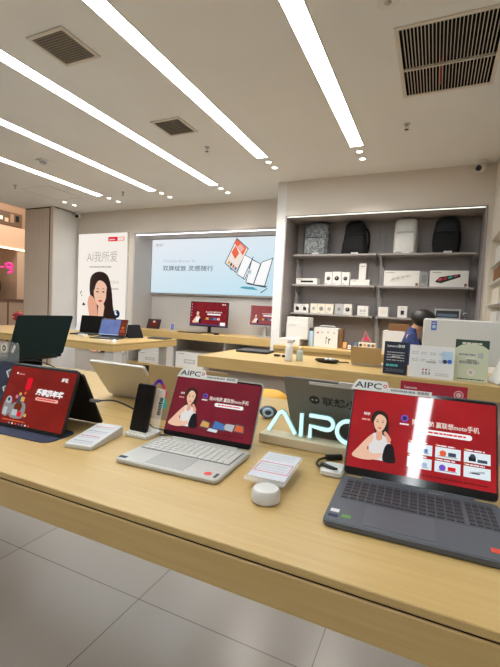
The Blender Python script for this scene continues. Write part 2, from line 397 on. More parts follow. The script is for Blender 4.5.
# access panel
t = thing('access_panel', 'faint square access panel in the ceiling above the shop front column', 'access panel', (-5.73, 4.64, CZ))
MB().box(-.29, .29, -.31, .31, -.002, 0, 'ceiling_paint').build('panel', t)
mb = MB()
for a in ((-.3, -.292, -.32, .32), (.292, .3, -.32, .32), (-.292, .292, -.32, -.312), (-.292, .292, .312, .32)): mb.box(a[0], a[1], a[2], a[3], -.004, 0, 'vent_frame')
mb.build('frame', t)
def sprinkler(x, y, label):
    t = thing('ceiling_sprinkler', label, 'sprinkler', (x, y, CZ), 0, 'ceiling sprinklers')
    MB().lathe([(.03, 0), (.028, -.004), (.012, -.006), (.010, -.02)][::-1], 'light_grey').build('collar', t)
    mb = MB(); mb.tube([(.009, 0, -.018), (.012, 0, -.034), (.003, 0, -.046)], .002, 'dark_grey'); mb.tube([(-.009, 0, -.018), (-.012, 0, -.034), (-.003, 0, -.046)], .002, 'dark_grey'); mb.build('yoke', t)
    MB().lathe([(.004, -.052), (.018, -.050), (.018, -.048), (.004, -.045)], 'dark_grey').build('deflector', t)
sprinkler(-.344, 3.90, 'dark ceiling sprinkler between the big grille and the dome camera')
sprinkler(-2.342, 3.795, 'small ceiling sprinkler beside the dark square slatted grille')
sprinkler(-5.93, 4.15, 'small ceiling sprinkler above the shop front at far left')
sprinkler(-4.50, 4.90, 'small ceiling sprinkler between the two leftmost strip ends')
t = thing('smoke_detector', 'pale square smoke detector between the two leftmost strip lights', 'smoke detector', (-4.52, 3.52, CZ))
MB().box(-.06, .06, -.06, .06, -.02, 0, 'white', .006).build('base', t); MB().lathe([(.035, -.045), (.04, -.036), (.045, -.02)], 'light_grey').build('chamber', t)
t = thing('smoke_detector', 'round pale smoke detector cut by the top edge near the big grille', 'smoke detector', (-.345, 2.33, CZ))
MB().lathe([(.04, -.04), (.06, -.034), (.068, -.016), (.07, 0)], 'white').build('base', t); MB().lathe([(.012, -.046), (.02, -.04)], 'light_grey').build('chamber', t)
def dome_camera(x, y, z, label, dirv):
    t = thing('ceiling_camera', label, 'camera', (x, y, z))
    MB().lathe([(.045, 0.03), (.062, .042), (.062, 3.05 - z)], 'white').build('base', t)
    MB().ell((0, 0, 0), .055, .055, .055, 'white', z0=-1, z1=1).build('ball', t)
    d = Vector(dirv).normalized()
    MB().cyl(tuple(d * .03), tuple(d * .062), .036, 'black_gloss', 20, .026).build('lens', t)
dome_camera(.335, 5.03, 2.985, 'white ball camera with a black lens above the shelf alcove', (-.45, -.8, -.4))
dome_camera(-6.37, 5.74, 2.985, 'small dark lensed camera in the wall corner above the lit poster', (.3, -.8, -.5))

# ------------------------------------------------------------------ light box poster
def woman(d, ox, oy, sc, lay=2, pose='desk', dress='lit_dress'):
    """a generic long haired woman drawn in flat shapes; unit box about 1 x 1, aspect corrected"""
    k = d.w / d.h
    def P(pts): return [(ox + x * sc, oy + y * sc * k) for x, y in pts]
    fx, fy = (.47, .70)
    if pose == 'desk':
        d.smooth(P([(.36, .90), (.47, .97), (.60, .92), (.65, .78), (.66, .60), (.70, .44), (.66, .30), (.56, .34), (.44, .46), (.38, .62), (.34, .78)]), 'lit_hair', lay)
        d.smooth(P([(.30, .40), (.36, .52), (.46, .55), (.60, .50), (.72, .36), (.74, .06), (.50, .02), (.34, .06)]), dress, lay + 1)
        d.smooth(P([(.0, .04), (.10, .20), (.28, .44), (.36, .50), (.38, .40), (.28, .22), (.40, .13), (.54, .16), (.56, .08), (.36, .0), (.14, -.01)]), 'lit_skin', lay + 2)
        d.smooth(P([(.60, .02), (.60, .24), (.66, .36), (.76, .34), (.80, .20), (.82, .02)]), 'lit_black', lay + 2)
        d.smooth(P([(.66, .38), (.62, .48), (.57, .56), (.60, .60), (.66, .54), (.72, .44)]), 'lit_skin2', lay + 6)
        d.smooth(P([(.43, .44), (.44, .62), (.52, .62), (.55, .46), (.49, .40)]), 'lit_skin2', lay + 2)
    else:
        d.smooth(P([(.28, .78), (.30, .98), (.44, 1.05), (.60, 1.0), (.68, .80), (.72, .55), (.82, .30), (.80, .02), (.44, -.04), (.46, .3), (.40, .56), (.33, .66)]), 'lit_hair', lay)
        d.smooth(P([(-.02, .0), (.02, .22), (.12, .36), (.28, .42), (.42, .34), (.46, .0), (.2, -.03)]), dress, lay + 1)
        d.smooth(P([(.30, -.02), (.33, .26), (.28, .46), (.25, .62), (.29, .72), (.37, .68), (.43, .56), (.44, .30), (.46, -.02)]), 'lit_skin2', lay + 7)
        d.smooth(P([(.44, .40), (.46, .60), (.55, .60), (.56, .42), (.54, .0), (.44, .0)]), 'lit_skin', lay + 2)
        d.smooth(P([(.60, .84), (.66, .66), (.70, .4), (.66, .02), (.50, -.02), (.52, .28), (.55, .5), (.58, .66)]), 'lit_hair', lay + 4)
    d.smooth(P([(.36, .80), (.375, .69), (.42, .605), (.48, .575), (.54, .61), (.585, .70), (.60, .82), (.55, .92), (.46, .94), (.39, .90)]), 'lit_skin', lay + 3)
    d.smooth(P([(.32, .74), (.31, .90), (.40, 1.0), (.52, 1.0), (.62, .92), (.63, .76), (.605, .82), (.55, .90), (.46, .93), (.40, .88), (.37, .80)]), 'lit_hair', lay + 5)
    for x in (.43, .535): d.smooth(P([(x - .028, .772), (x, .784), (x + .028, .772), (x, .766)]), 'lit_hair', lay + 5); d.smooth(P([(x - .032, .808), (x, .822), (x + .032, .810), (x, .814)]), 'lit_hair', lay + 5)
    d.smooth(P([(.468, .698), (.484, .708), (.50, .698), (.484, .692)]), 'lit_skin2', lay + 5)
    d.smooth(P([(.445, .655), (.484, .662), (.523, .655), (.484, .634)]), 'lit_lip', lay + 5)

t = thing('lightbox_poster', 'tall lit white poster of a smiling woman with long dark hair', 'poster', (-6.40, 5.84, .42))
W_, H_ = 1.225, 2.225
mb = MB().box(0, W_, -.045, -.002, 0, H_, 'white'); mb.build('frame', t)
mb = MB(); mb.box(.012, W_ - .012, -.047, -.044, .012, H_ - .012, 'lit_poster')
d = D2(mb, T(0, -.047, 0), W_, H_, .0006)
d.rect(.62, .925, .80, .962, 'lit_red'); d.text('Lenovo', .635, .935, .022, 'lit_white', 2, .02); d.rect(.80, .925, .94, .962, 'lit_blush'); d.text('联想', .815, .934, .026, 'lit_white', 2, .02)
d.text('AI我所爱', .19, .762, .098, 'lit_soft', 1, .0, width=.62)
d.bars(.25, .705, .70, .722, 1, 'lit_grey', 1, 3, .5, 9)
d.text('YOGA', .66, .575, .035, 'lit_soft', 1, width=.2); d.bars(.70, .52, .86, .54, 2, 'lit_grey', 1, 5, .4, 5)
for (u, v) in ((.09, .50), (.075, .485), (.1, .465)): d.disc(u, v, .012, 'lit_slate')
d.disc(.83, .322, .062, 'lit_navy', 1); d.disc(.82, .33, .035, 'lit_pale', 2); d.disc(.845, .335, .026, 'lit_navy', 3)
d.bars(.76, .27, .9, .28, 1, 'lit_grey', 1, 8, .4, 4)
d.poly([(.11, .38), (.15, .41), (.19, .38)], 'lit_navy', 3)
woman(d, -.05, .02, 1.13, 2, 'stand')
mb.build('light_panel', t)

# ------------------------------------------------------------------ bay: LED strip, wall display, counter
t = thing('led_strip', 'white light line along the top front edge of the display bay', 'light strip', (-5.035, 5.86, 2.595))
MB().box(0, 3.01, 0, .03, -.010, -.004, 'led_bay').build('diffuser', t); MB().box(0, 3.01, -.006, .036, -.004, 0, 'white').build('channel', t)
t = thing('wall_display', 'big pale blue lit display of floating twin screen laptops', 'display', (-5.03, 6.36, 1.585))
W_, H_ = 3.0, .995
MB().box(0, W_, -.05, 0, -.035, H_ + .012, 'mid_grey').build('frame', t)
mb = MB(); mb.box(.008, W_ - .008, -.053, -.048, -.005, H_, 'display_film'); mb.build('light_panel', t)
VW = 2.47
mb = MB(); d = D2(mb, T(0, -.053, 0), VW, H_, .0006)
d.bars(.035, .87, .11, .93, 2, 'lit_soft', 1, 2, .5, 3)
d.text('YOGA Book 9i', .108, .57, .07, 'lit_silver', 1, width=.29)
d.text('双屏绽放 灵感随行', .108, .42, .105, 'lit_slate', 1, .005, width=.447)
mb.build('lettering', t)
mb = MB(); d = D2(mb, T(0, -.053, 0), VW, H_, .0006)
def fq(p, mt, l): d.poly(p, mt, l)
# floating twin-screen laptops
fq([(.648, .55), (.735, .99), (.832, .80), (.742, .38)], 'lit_slate', 1); fq([(.655, .555), (.737, .965), (.825, .795), (.742, .40)], 'lit_cream', 2)
fq([(.72, .90), (.737, .965), (.815, .81), (.79, .68)], 'lit_coral', 3); fq([(.745, .84), (.77, .88), (.80, .80), (.775, .74)], 'lit_blush', 4)
fq([(.70, .74), (.73, .86), (.76, .72), (.73, .62)], 'lit_coral', 3)
for i in range(4): fq([(.672 + i * .018, .55 - i * .035), (.682 + i * .018, .60 - i * .035), (.694 + i * .018, .575 - i * .035), (.684 + i * .018, .525 - i * .035)], ('lit_gold', 'lit_slate', 'lit_orange', 'lit_blue')[i], 3)
fq([(.69, .46), (.715, .52), (.755, .42), (.70, .43)], 'lit_teal', 1)
fq([(.745, .36), (.80, .70), (.868, .62), (.815, .26)], 'lit_slate', 2); fq([(.751, .365), (.803, .685), (.862, .615), (.813, .28)], 'lit_white', 3)
fq([(.868, .66), (.80, .30), (.804, .29), (.874, .66)], 'lit_slate', 4)
fq([(.82, .22), (.862, .62), (.93, .54), (.88, .18)], 'lit_slate', 4); fq([(.826, .225), (.864, .60), (.924, .535), (.879, .195)], 'lit_white', 5)
fq([(.88, .18), (.935, .57), (1.02, .64), (.97, .16)], 'lit_slate', 5); fq([(.886, .19), (.938, .56), (1.012, .62), (.964, .17)], 'lit_white', 6)
d.disc(.845, .40, .020, 'lit_pale', 6); d.disc(.845, .40, .011, 'lit_silver', 7)
fq([(.82, .195), (.97, .135), (.99, .155), (.85, .215)], 'lit_slate', 3)
fq([(.775, .12), (.84, .10), (.92, .09), (.88, .14), (.80, .15)], 'lit_teal', 3); fq([(.935, .05), (.985, .13), (.99, .125), (.945, .045)], 'lit_slate', 3)
mb.build('laptop_picture', t)

t = thing('wall_counter', 'long light wood counter built into the display bay', 'counter', (0, 0, 0))
MB().box(-5.03, -2.025, 5.62, 6.355, .79, .90, 'wood').build('top', t, bevel=.003)
mb = MB(); mb.box(-5.03, -2.025, 6.30, 6.35, 0, .79, 'bay_grey'); mb.box(-5.03, -2.025, 5.70, 6.30, .0, .06, 'bay_grey')
for x in (-5.03, -4.05, -3.05, -2.06): mb.box(x, x + .03, 5.70, 6.30, .06, .79, 'bay_grey')
mb.box(-5.03, -2.03, 5.69, 6.30, .27, .30, 'wood'); mb.build('open_cabinet', t)

# ------------------------------------------------------------------ shelf alcove
t = thing('shelving_unit', 'grey built in wall shelving with six boards and a light line on top', 'shelves', (0, 0, 0))
MB().box(-1.875, .43, 5.63, 5.655, .9, 2.59, 'shelf_grey').build('back_panel', t)
mb = MB(); mb.box(-1.893, -1.875, 5.11, 5.655, 0, 2.595, 'shelf_grey'); mb.build('side_panel', t)
mb = MB(); mb.box(.43, .448, 5.11, 5.655, 0, 2.595, 'shelf_grey'); mb.build('side_panel', t)
MB().box(-1.893, .448, 5.11, 5.655, 2.588, 2.599, 'shelf_grey').build('top_panel', t)
MB().box(-1.87, .425, 5.118, 5.13, 2.579, 2.5875, 'led_strip').build('light_strip', t)
for x in (-1.79, -.735, -.665, .33):
    MB().box(x - .012, x + .012, 5.61, 5.63, .92, 2.57, 'mid_grey').build('upright', t)
for z in (2.107, 1.70, 1.307):
    for x0, x1 in ((-1.835, -.735), (-.69, .385)):
        b = MB().box(x0, x1, 5.355, 5.625, z, z + .022, 'shelf_board').build('shelf_board', t)
        for x in (x0 + .012, x1 - .02):
            mb = MB(); mb.add([(x, 5.61, z), (x, 5.40, z), (x, 5.61, z - .12), (x + .008, 5.61, z), (x + .008, 5.40, z), (x + .008, 5.61, z - .12)], [(0, 1, 2), (5, 4, 3), (0, 3, 4, 1), (1, 4, 5, 2), (2, 5, 3, 0)], 'mid_grey'); mb.build('bracket', b)
SZ = [z + .0225 for z in (2.107, 1.70, 1.307)]
t = thing('alcove_counter', 'light wood counter along the foot of the shelf alcove', 'counter', (0, 0, 0))
MB().box(-1.87, .425, 4.84, 5.62, .85, .90, 'wood').build('top', t, bevel=.003); MB().box(-1.87, .425, 4.86, 5.62, 0, .85, 'wood').build('cabinet', t)
# ------------------------------------------------------------------ backpacks
def ring(w, d, z, cy=0., cx=0., n=28, e=3.2):
    o = []
    for i in range(n):
        a = 2 * PI * i / n; c, s_ = math.cos(a), math.sin(a)
        o.append((cx + w / 2 * math.copysign(abs(c) ** (2 / e), c), cy + d / 2 * math.copysign(abs(s_) ** (2 / e), s_), z))
    return o
def backpack(x, label, w, h, mt, pocket_mt, kind):
    t = thing('backpack', label, 'backpack', (x, 5.485, SZ[0]), 0, 'backpacks on the top shelf')
    prof = {'camo': [(.0, .86, .9), (.02, .97, 1), (.3, 1, 1), (.6, 1, .95), (.85, .97, .8), (.95, .86, .6), (1, .55, .3)],
            'black': [(.0, .97, .95), (.02, 1.04, 1), (.3, .98, 1), (.6, .84, .95), (.85, .80, .8), (.95, .70, .6), (1, .46, .3)],
            'white': [(.0, .97, .9), (.02, 1, 1), (.3, 1, 1), (.6, .99, .95), (.88, .94, .8), (.96, .86, .6), (1, .6, .3)],
            'char': [(.0, .94, .95), (.02, 1, 1), (.3, .99, 1), (.58, .93, .95), (.72, .96, .9), (.88, .90, .75), (.96, .74, .5), (1, .5, .3)]}[kind]
    D = .20
    MB().rings([ring(w * a, D * b, h * z) for z, a, b in prof], mt).build('body', t)
    ph = .56 if kind != 'camo' else .5
    MB().rings([ring(w * .86 * a, .05 * b, h * z, -D / 2 + .005) for z, a, b in ((.03, .95, .7), (.06, 1, 1), (ph - .04, .98 if kind != 'black' else .88, 1), (ph, .9 if kind != 'black' else .8, .5))], pocket_mt).build('front_pocket', t)
    mb = MB(); mb.tube([(-w * .36, -D * .47, h * (ph + .03)), (0, -D * .51, h * (ph + .035)), (w * .36, -D * .47, h * (ph + .03))], .004, 'dark_grey' if kind != 'white' else 'light_grey'); mb.build('zip', t)
    mb = MB(); mb.tube([(-.05, .02, h * .985), (-.04, .02, h + .002), (.04, .02, h + .002), (.05, .02, h * .985)], .009, pocket_mt); mb.build('top_handle', t)
    for sgn in (-1, 1):
        mb = MB(); mb.tube([(sgn * w * .28, D * .42, h * .9), (sgn * w * .46, D * .5, h * .7), (sgn * w * .5, D * .46, h * .35), (sgn * w * .46, D * .4, h * .08)], .012, pocket_mt); mb.build('shoulder_strap', t)
    c = tag(MB().box(-.045, .045, -.003, .003, 0, .022, 'paper').build('price_tag', None, (x + .02, 5.372, SZ[0])), 'small white price tag below the ' + {'camo': 'camouflage', 'black': 'black tapering', 'white': 'white', 'char': 'charcoal'}[kind] + ' backpack', 'price tag', 'price tags on the top shelf')
backpack(-1.55, 'mottled grey camouflage backpack, first from left on the top shelf', .335, .435, 'camo', 'camo', 'camo')
backpack(-1.03, 'black tapering backpack beside the camouflage one on the top shelf', .33, .435, 'black_cloth', 'black_cloth', 'black')
backpack(-.405, 'white backpack standing on the top shelf', .275, .445, 'white_cloth', 'white_cloth', 'white')
backpack(.065, 'charcoal backpack with a round top handle, last on the top shelf', .295, .435, 'charcoal_cloth', 'black_cloth', 'char')

# ------------------------------------------------------------------ boxed goods on the shelves
def carton(x0, x1, z, h, dp, label, y=5.40, mt='white_box', art=None, name='product_box', cat='box', group='boxed goods on the shelves', rotz=0.):
    w = x1 - x0; mb = MB().box(-w / 2, w / 2, 0, dp, 0, h, mt, .002, 1)
    if art: art(D2(mb, T(-w / 2, -.0002, 0), w, h, .0004))
    return tag(mb.build(name, None, ((x0 + x1) / 2, y, z), rotz), label, cat, group)
def a_disc(c): return lambda d: (d.disc(.5, .5, .26, c), d.disc(.46, .55, .09, 'mid_grey', 2), d.rect(.1, .08, .4, .12, 'print_grey'))
def a_pods(c): return lambda d: (d.disc(.42, .5, .17, c, ry=.24), d.disc(.6, .45, .13, c, 2, ry=.2), d.rect(.1, .82, .45, .87, 'print_grey'))
def a_slot(d): d.rect(.22, .32, .82, .62, 'black'); d.rect(.05, .75, .3, .82, 'print_grey')
def a_board(c0, c1):
    def f(d):
        d.poly([(.14, .30), (.26, .60), (.78, .80), (.80, .62), (.30, .22)], c0)
        for k in range(4):
            a = .18 + k * .13; d.poly([(a + .04, .34 + k * .085), (a + .06, .50 + k * .06), (a + .15, .545 + k * .06), (a + .13, .40 + k * .085)], c1[k % len(c1)], 2)
        d.rect(.9, .04, .97, .22, 'brown'); d.rect(.05, .86, .3, .9, 'print_grey')
    return f
z = SZ[1]
carton(-1.79, -1.495, z, .085, .17, 'low white box with a black slot picture at the left end of the middle shelf', art=a_slot)
carton(-1.389, -1.290, z, .172, .10, 'white box with a small dark disc, left of three on the middle shelf', art=a_disc('dark_grey'))
carton(-1.285, -1.168, z, .176, .12, 'white box with the largest black disc, centre of three on the middle shelf', art=a_disc('black'))
carton(-1.163, -1.060, z, .172, .10, 'white box with a dark disc, right of three on the middle shelf', art=a_disc('dark_grey'))
carton(-1.045, -.80, z, .075, .16, 'flat white box lying under a tall slim one on the middle shelf', art=lambda d: d.rect(.06, .7, .3, .8, 'print_grey'))
carton(-.945, -.855, z + .0755, .21, .07, 'tall slim white box standing on a flat box on the middle shelf', y=5.42, art=lambda d: d.rect(.2, .8, .8, .84, 'print_grey'))
carton(-.625, -.206, z, .192, .10, 'wide white box with a pale keyboard picture on the middle shelf', art=a_board('offwhite', ['light_grey', 'silver_dark']))
carton(-.200, -.104, z, .178, .09, 'small grey box between two keyboard boxes', mt='mid_grey', art=lambda d: (d.rect(.2, .3, .8, .8, 'grey'), d.rect(.15, .1, .6, .15, 'light_grey')))
carton(-.090, .330, z, .196, .10, 'wide white box with a dark red lit keyboard picture', art=a_board('black', ['pinkred', 'red', 'teal', 'pinkred']))
z = SZ[2]
carton(-1.803, -1.700, z, .122, .09, 'small white box with black earbuds, leftmost on the lower shelf', art=a_pods('black'))
carton(-1.696, -1.596, z, .122, .09, 'small white box with black earbuds, second from left on the lower shelf', art=a_pods('dark_grey'))
carton(-1.566, -1.470, z, .135, .10, 'cream box with a grey round picture, first of a matching three', mt='cream', art=a_disc('light_grey'))
carton(-1.467, -1.360, z, .135, .10, 'cream box with a grey round picture, middle of a matching three', mt='cream', art=a_disc('grey'))
carton(-1.357, -1.250, z, .135, .10, 'cream box with a grey round picture, last of a matching three', mt='cream', art=a_disc('light_grey'))
carton(-1.226, -1.116, z, .143, .10, 'plain grey box beside the cream three on the lower shelf', mt='light_grey', art=lambda d: d.disc(.5, .5, .2, 'grey'))
carton(-1.113, -1.003, z, .143, .10, 'grey white box with a black oval, lower shelf', mt='offwhite', art=a_disc('black'))
carton(-.929, -.792, z, .128, .12, 'white box with a spectacles picture at the right of the lower left shelf', art=lambda d: (d.disc(.35, .5, .13, 'light_grey', ry=.14), d.disc(.65, .5, .13, 'light_grey', ry=.14), d.rect(.2, .2, .8, .24, 'print_grey')))
carton(-.665, -.546, z, .125, .10, 'cream white box with a faint grey picture on the lower right shelf', mt='white_box', art=lambda d: d.rect(.25, .25, .75, .7, 'cream'))
carton(-.433, -.318, z, .145, .10, 'white box with a small black square picture on the lower right shelf', art=lambda d: (d.rect(.33, .25, .67, .62, 'black'), d.rect(.3, .8, .7, .84, 'print_grey')))
carton(-.007, .274, z, .130, .10, 'grey box with a dark landscape picture behind the white monitor', mt='light_grey', art=lambda d: (d.rect(.06, .2, .94, .85, 'dark_grey'), d.rect(.12, .3, .88, .55, 'bluegrey', 2)))
t = thing('webcam', 'tiny grey webcam at the right end of the lower shelf', 'webcam', (.325, 5.43, z))
MB().lathe([(.022, 0), (.022, .006), (.006, .01), (.006, .05)], 'light_grey').build('stand', t); MB().ell((0, 0, .072), .024, .024, .024, 'light_grey').build('head', t); MB().cyl((0, -.02, .072), (0, -.028, .072), .012, 'black_gloss').build('lens', t)

# things on the alcove counter
z = .9005
carton(-1.845, -1.565, z, .085, .26, 'low white carton at the bottom of the stack under the shelves', y=4.98, group='white cartons on the alcove counter')
carton(-1.765, -1.475, z + .0855, .215, .26, 'big white carton in the middle of the stack under the shelves', y=5.02, group='white cartons on the alcove counter', art=lambda d: (d.rect(.1, .8, .45, .84, 'light_grey'), d.rect(0, .72, 1, .725, 'light_grey')))
carton(-1.762, -1.478, z + .301, .07, .24, 'flat white carton on top of the stack under the shelves', y=5.03, group='white cartons on the alcove counter')
t = thing('bottle', 'tall pale blue flask beside the white carton stack', 'bottle', (-1.447, 5.10, z))
MB().lathe([(.030, 0), (.034, .004), (.034, .17), (.030, .19), (.022, .2)], 'paleblue').build('body', t); MB().lathe([(.022, .2), (.024, .202), (.024, .235), (.02, .24)], 'dark_grey').build('cap', t)
t = thing('gift_box', 'white printed carry box with a handle under the shelves', 'box', (-1.255, 5.10, z))
mb = MB().box(-.155, .155, 0, .14, 0, .25, 'paper', .002, 1); d = D2(mb, T(-.155, -.0002, 0), .31, .25, .0004)
for (u, v, c) in ((.12, .7, 'red'), (.3, .72, 'light_grey'), (.55, .74, 'light_grey'), (.8, .72, 'light_grey'), (.5, .45, 'mid_grey'), (.62, .38, 'dark_grey')): d.rect(u, v, u + .08, v + .08, c)
d.poly([(.50, .2), (.52, .55), (.545, .56), (.54, .2)], 'print_grey'); d.poly([(.62, .18), (.61, .42), (.64, .42), (.65, .18)], 'dark_grey'); mb.build('carton', t)
mb = MB(); mb.tube([(-.10, .07, .25), (-.08, .07, .272), (.08, .07, .272), (.10, .07, .25)], .005, 'paper'); mb.build('handle', t)
carton(-1.092, -1.045, z, .245, .12, 'narrow brown carton beside the white carry box', y=5.12, mt='brown', group='cartons on the alcove counter')
# photo frames / small goods
def photo_frame(x, y, w, h, mt, label, tilt=14):
    t = thing('photo_frame', label, 'photo frame', (x, y, z), 0, 'little frames on the alcove counter')
    mb = MB().at(RX(-tilt)); mb.slab(w, h, .01, .003, 'dark_grey'); mb.build('frame', t)
    mb = MB(); D2(mb, RX(-tilt) @ T(-w / 2, -.0055, 0), w, h).rect(.12, .1, .88, .9, mt); D2(mb, RX(-tilt) @ T(-w / 2, -.0055, 0), w, h).disc(.5, .45, .22, 'skin', 2); mb.build('picture', t)
    MB().add([(0, .005, h * .6), (0, h * .38, .0), (.004, h * .38, .0), (.004, .005, h * .6)], [(0, 1, 2, 3)], 'dark_grey').build('prop', t)
photo_frame(-1.0, 5.06, .06, .10, 'orange', 'little framed picture with an orange ground beside the brown carton')
photo_frame(-.935, 5.02, .05, .07, 'offwhite', 'smallest pale framed picture in the row on the alcove counter')
photo_frame(-.868, 5.07, .055, .11, 'bluegrey', 'little framed picture with a blue grey ground next to the pink stand')
t = thing('display_stand', 'pink triangular stand holding a row of little toys', 'stand', (-.73, 5.08, z))
mb = MB(); mb.tube([(-.10, 0, .01), (-.03, 0, .24), (.10, 0, .01)], .008, 'pinkpaper', smooth=False); mb.tube([(-.09, .12, .01), (-.03, 0, .24)], .006, 'pinkpaper', smooth=False); mb.build('frame', t)
mb = MB().box(-.1, .1, -.03, .06, .04, .10, 'cream', .004, 1); d = D2(mb, T(-.1, -.0305, .04), .2, .06, .0004)
for k in range(4): d.disc(.14 + k * .24, .5, .09, ('dark_grey', 'orange', 'bluegrey', 'brown')[k]); 
mb.build('tray', t); MB().box(-.035, .02, -.006, .006, .12, .17, 'pinkred', .003, 1).build('badge', t)
carton(-.558, -.315, z, .265, .22, 'plain white carton behind the black price board', y=5.12, group='white cartons on the alcove counter')
carton(-.50, -.265, z + .2655, .085, .16, 'brown cardboard box lying on the white carton behind the price board', y=5.14, mt='brown', group='cartons on the alcove counter')

# ------------------------------------------------------------------ niche goods on the right wall
for i, (zz, hh, c, lb) in enumerate(((1.92, .15, 'white_box', 'white box at the right edge, highest in the wall niche'), (1.74, .12, 'brown', 'brown box in the wall niche under the highest white box'), (1.52, .14, 'cream', 'cream box in the wall niche, third one down'), (1.30, .13, 'white_box', 'white box in the wall niche, lowest one'))):
    s_ = tag(MB().box(.505, .62, 4.2, 5.06, zz - .02, zz - .005, 'white').build('wall_shelf_board'), 'white niche board under the ' + lb.split(',')[0].split(' at ')[0].split(' in ')[0] + (' near the top' if i == 0 else ' near the bottom' if i == 3 else ''), 'shelf', 'boards of the wall niche')
    tag(MB().box(.515, .61, 4.35, 4.80, zz - .0045, zz + hh, c, .002, 1).build('product_box'), lb, 'box', 'boxed goods in the wall niche')

# ------------------------------------------------------------------ bay counter goods
def draw_monitor_ad(d, bg):
    woman(d, .06, .10, .30, 2, 'desk', 'lit_white')
    d.text('购AI电脑 赢联想手机', .42, .56, .07, 'lit_cream', 2, .01, width=.44); d.pill(.46, .46, .82, .52, 'lit_white', 2)
    for k, c in enumerate(('lit_gold', 'lit_slate', 'lit_blue', 'lit_blush')): d.poly([(.42 + k * .1, .26), (.43 + k * .1, .34), (.50 + k * .1, .36), (.51 + k * .1, .25)], c, 2)
    d.rect(.0, .0, 1, .06, 'lit_taskbar', 2); d.rect(.82, .02, .95, .16, 'lit_white', 3)
    for k in range(5): d.disc(.03, .9 - k * .12, .012, 'lit_lblue', 2)
    d.bars(.84, .9, .94, .95, 1, 'lit_white', 2, 2, .6, 2)
def monitor(x, y, rotz, w, h, zlow, scr, label, shell, stand_mt):
    t = thing('monitor', label, 'monitor', (x, y, .9005), rotz)
    MB().slab(.24 if stand_mt == 'black' else .2, .17, .012, .02, stand_mt).at(Matrix.Identity(4))
    mb = MB().at(RX(-90) @ T(0, -.006, -.085)); mb.slab(.26, .17, .012, .03, stand_mt, .002); mb.build('stand_base', t)
    MB().box(-.03, .03, .0, .025, .01, zlow + h * .5, stand_mt, .004, 1).build('stand_neck', t)
    mb = MB().at(T(0, -.03, zlow) @ RX(-4)); mb.slab(w, h, .03, .008, shell, .004); s_ = mb.build('housing', t)
    mb = MB(); d = D2(mb, T(0, -.03, zlow) @ RX(-4) @ T(-w / 2, -.0155, 0), w, h); d.rect(.012, .05, .988, .975, scr, 0)
    d2 = D2(mb, T(0, -.03, zlow) @ RX(-4) @ T(-w / 2 + .012 * w, -.0155, .05 * h), w * .976, h * .925); draw_monitor_ad(d2, scr); mb.build('screen', t)
    return t
monitor(-3.50, 5.98, R(4), .715, .425, .11, 'scr_monitor', 'black desktop monitor with a dark red advert on the bay counter', 'black', 'black')
t2 = monitor(-2.52, 6.10, R(-3), .52, .345, .175, 'scr_pale', 'pale all in one screen half hidden by the white pier', 'light_grey', 'light_grey')
def flat_keyboard(name, label, x, y, rotz, w=.43, dp=.13):
    t = thing(name, label, 'keyboard', (x, y, .9005), rotz)
    MB().box(-w / 2, w / 2, -dp / 2, dp / 2, 0, .012, 'black', .004, 1).build('base', t)
    mb = MB()
    for r in range(5):
        for c in range(15): mb.box(-w / 2 + .012 + c * (w - .024) / 15, -w / 2 + .010 + (c + 1) * (w - .024) / 15 - .001, -dp / 2 + .012 + r * .022, -dp / 2 + .030 + r * .022, .012, .016, 'dark_grey')
    mb.build('keys', t)
flat_keyboard('keyboard', 'thin black keyboard lying left of the desktop monitor', -3.72, 5.73, R(3))
tag(MB().box(-.03, .03, -.05, .05, 0, .028, 'black', .012).build('computer_mouse', None, (-3.22, 5.75, .9005)), 'small black mouse on the bay counter beside the monitor foot', 'mouse')
t = thing('tablet', 'dark tablet with a red picture leaning at the left end of the bay counter', 'tablet', (-4.72, 6.02, .9005), R(6))
mb = MB().at(RX(-22)); mb.slab(.27, .19, .01, .01, 'black'); mb.build('body', t)
mb = MB(); d = D2(mb, RX(-22) @ T(-.135, -.0056, 0), .27, .19); d.rect(.05, .07, .95, .93, 'scr_tablet'); d.rect(.2, .3, .8, .6, 'lit_brown', 2); d.disc(.5, .7, .1, 'lit_blush', 2); mb.build('screen', t)
MB().add([(-.06, .02, .11), (.06, .02, .11), (.06, .11, .0), (-.06, .11, .0), (-.06, .025, .112), (.06, .025, .112), (.06, .114, 0), (-.06, .114, 0)], [(0, 1, 2, 3), (7, 6, 5, 4), (0, 4, 5, 1), (2, 6, 7, 3)], 'dark_grey').build('kickstand', t)
t = thing('smartphone', 'pale phone with a lilac picture standing beside the leaning tablet', 'phone', (-4.26, 5.98, .9005), R(12))
mb = MB().at(RX(-14)); mb.slab(.075, .125, .008, .01, 'white_gloss'); mb.build('body', t)
mb = MB(); d = D2(mb, RX(-14) @ T(-.0375, -.0044, 0), .075, .125); d.rect(.08, .06, .92, .94, 'scr_blue'); mb.build('screen', t); MB().box(-.03, .03, .0, .07, 0, .012, 'white', .003, 1).build('stand', t)
def printed(d): d.rect(.3, .3, .7, .55, 'light_grey'); d.rect(.34, .36, .66, .5, 'offwhite', 2); d.rect(.08, .86, .3, .9, 'print_grey')
carton(-3.98, -3.42, .3005, .27, .36, 'big white printer carton on the low board under the bay counter', y=5.72, art=printed, group='cartons under the bay counter')
carton(-4.80, -4.28, .3005, .20, .34, 'white carton under the left of the bay counter, lower of two', y=5.74, art=printed, group='cartons under the bay counter')
carton(-4.76, -4.32, .501, .13, .30, 'white carton under the left of the bay counter, upper of two', y=5.76, group='cartons under the bay counter')
carton(-3.0, -2.5, .3005, .24, .34, 'white carton under the right of the bay counter by the pier', y=5.74, art=printed, group='cartons under the bay counter')

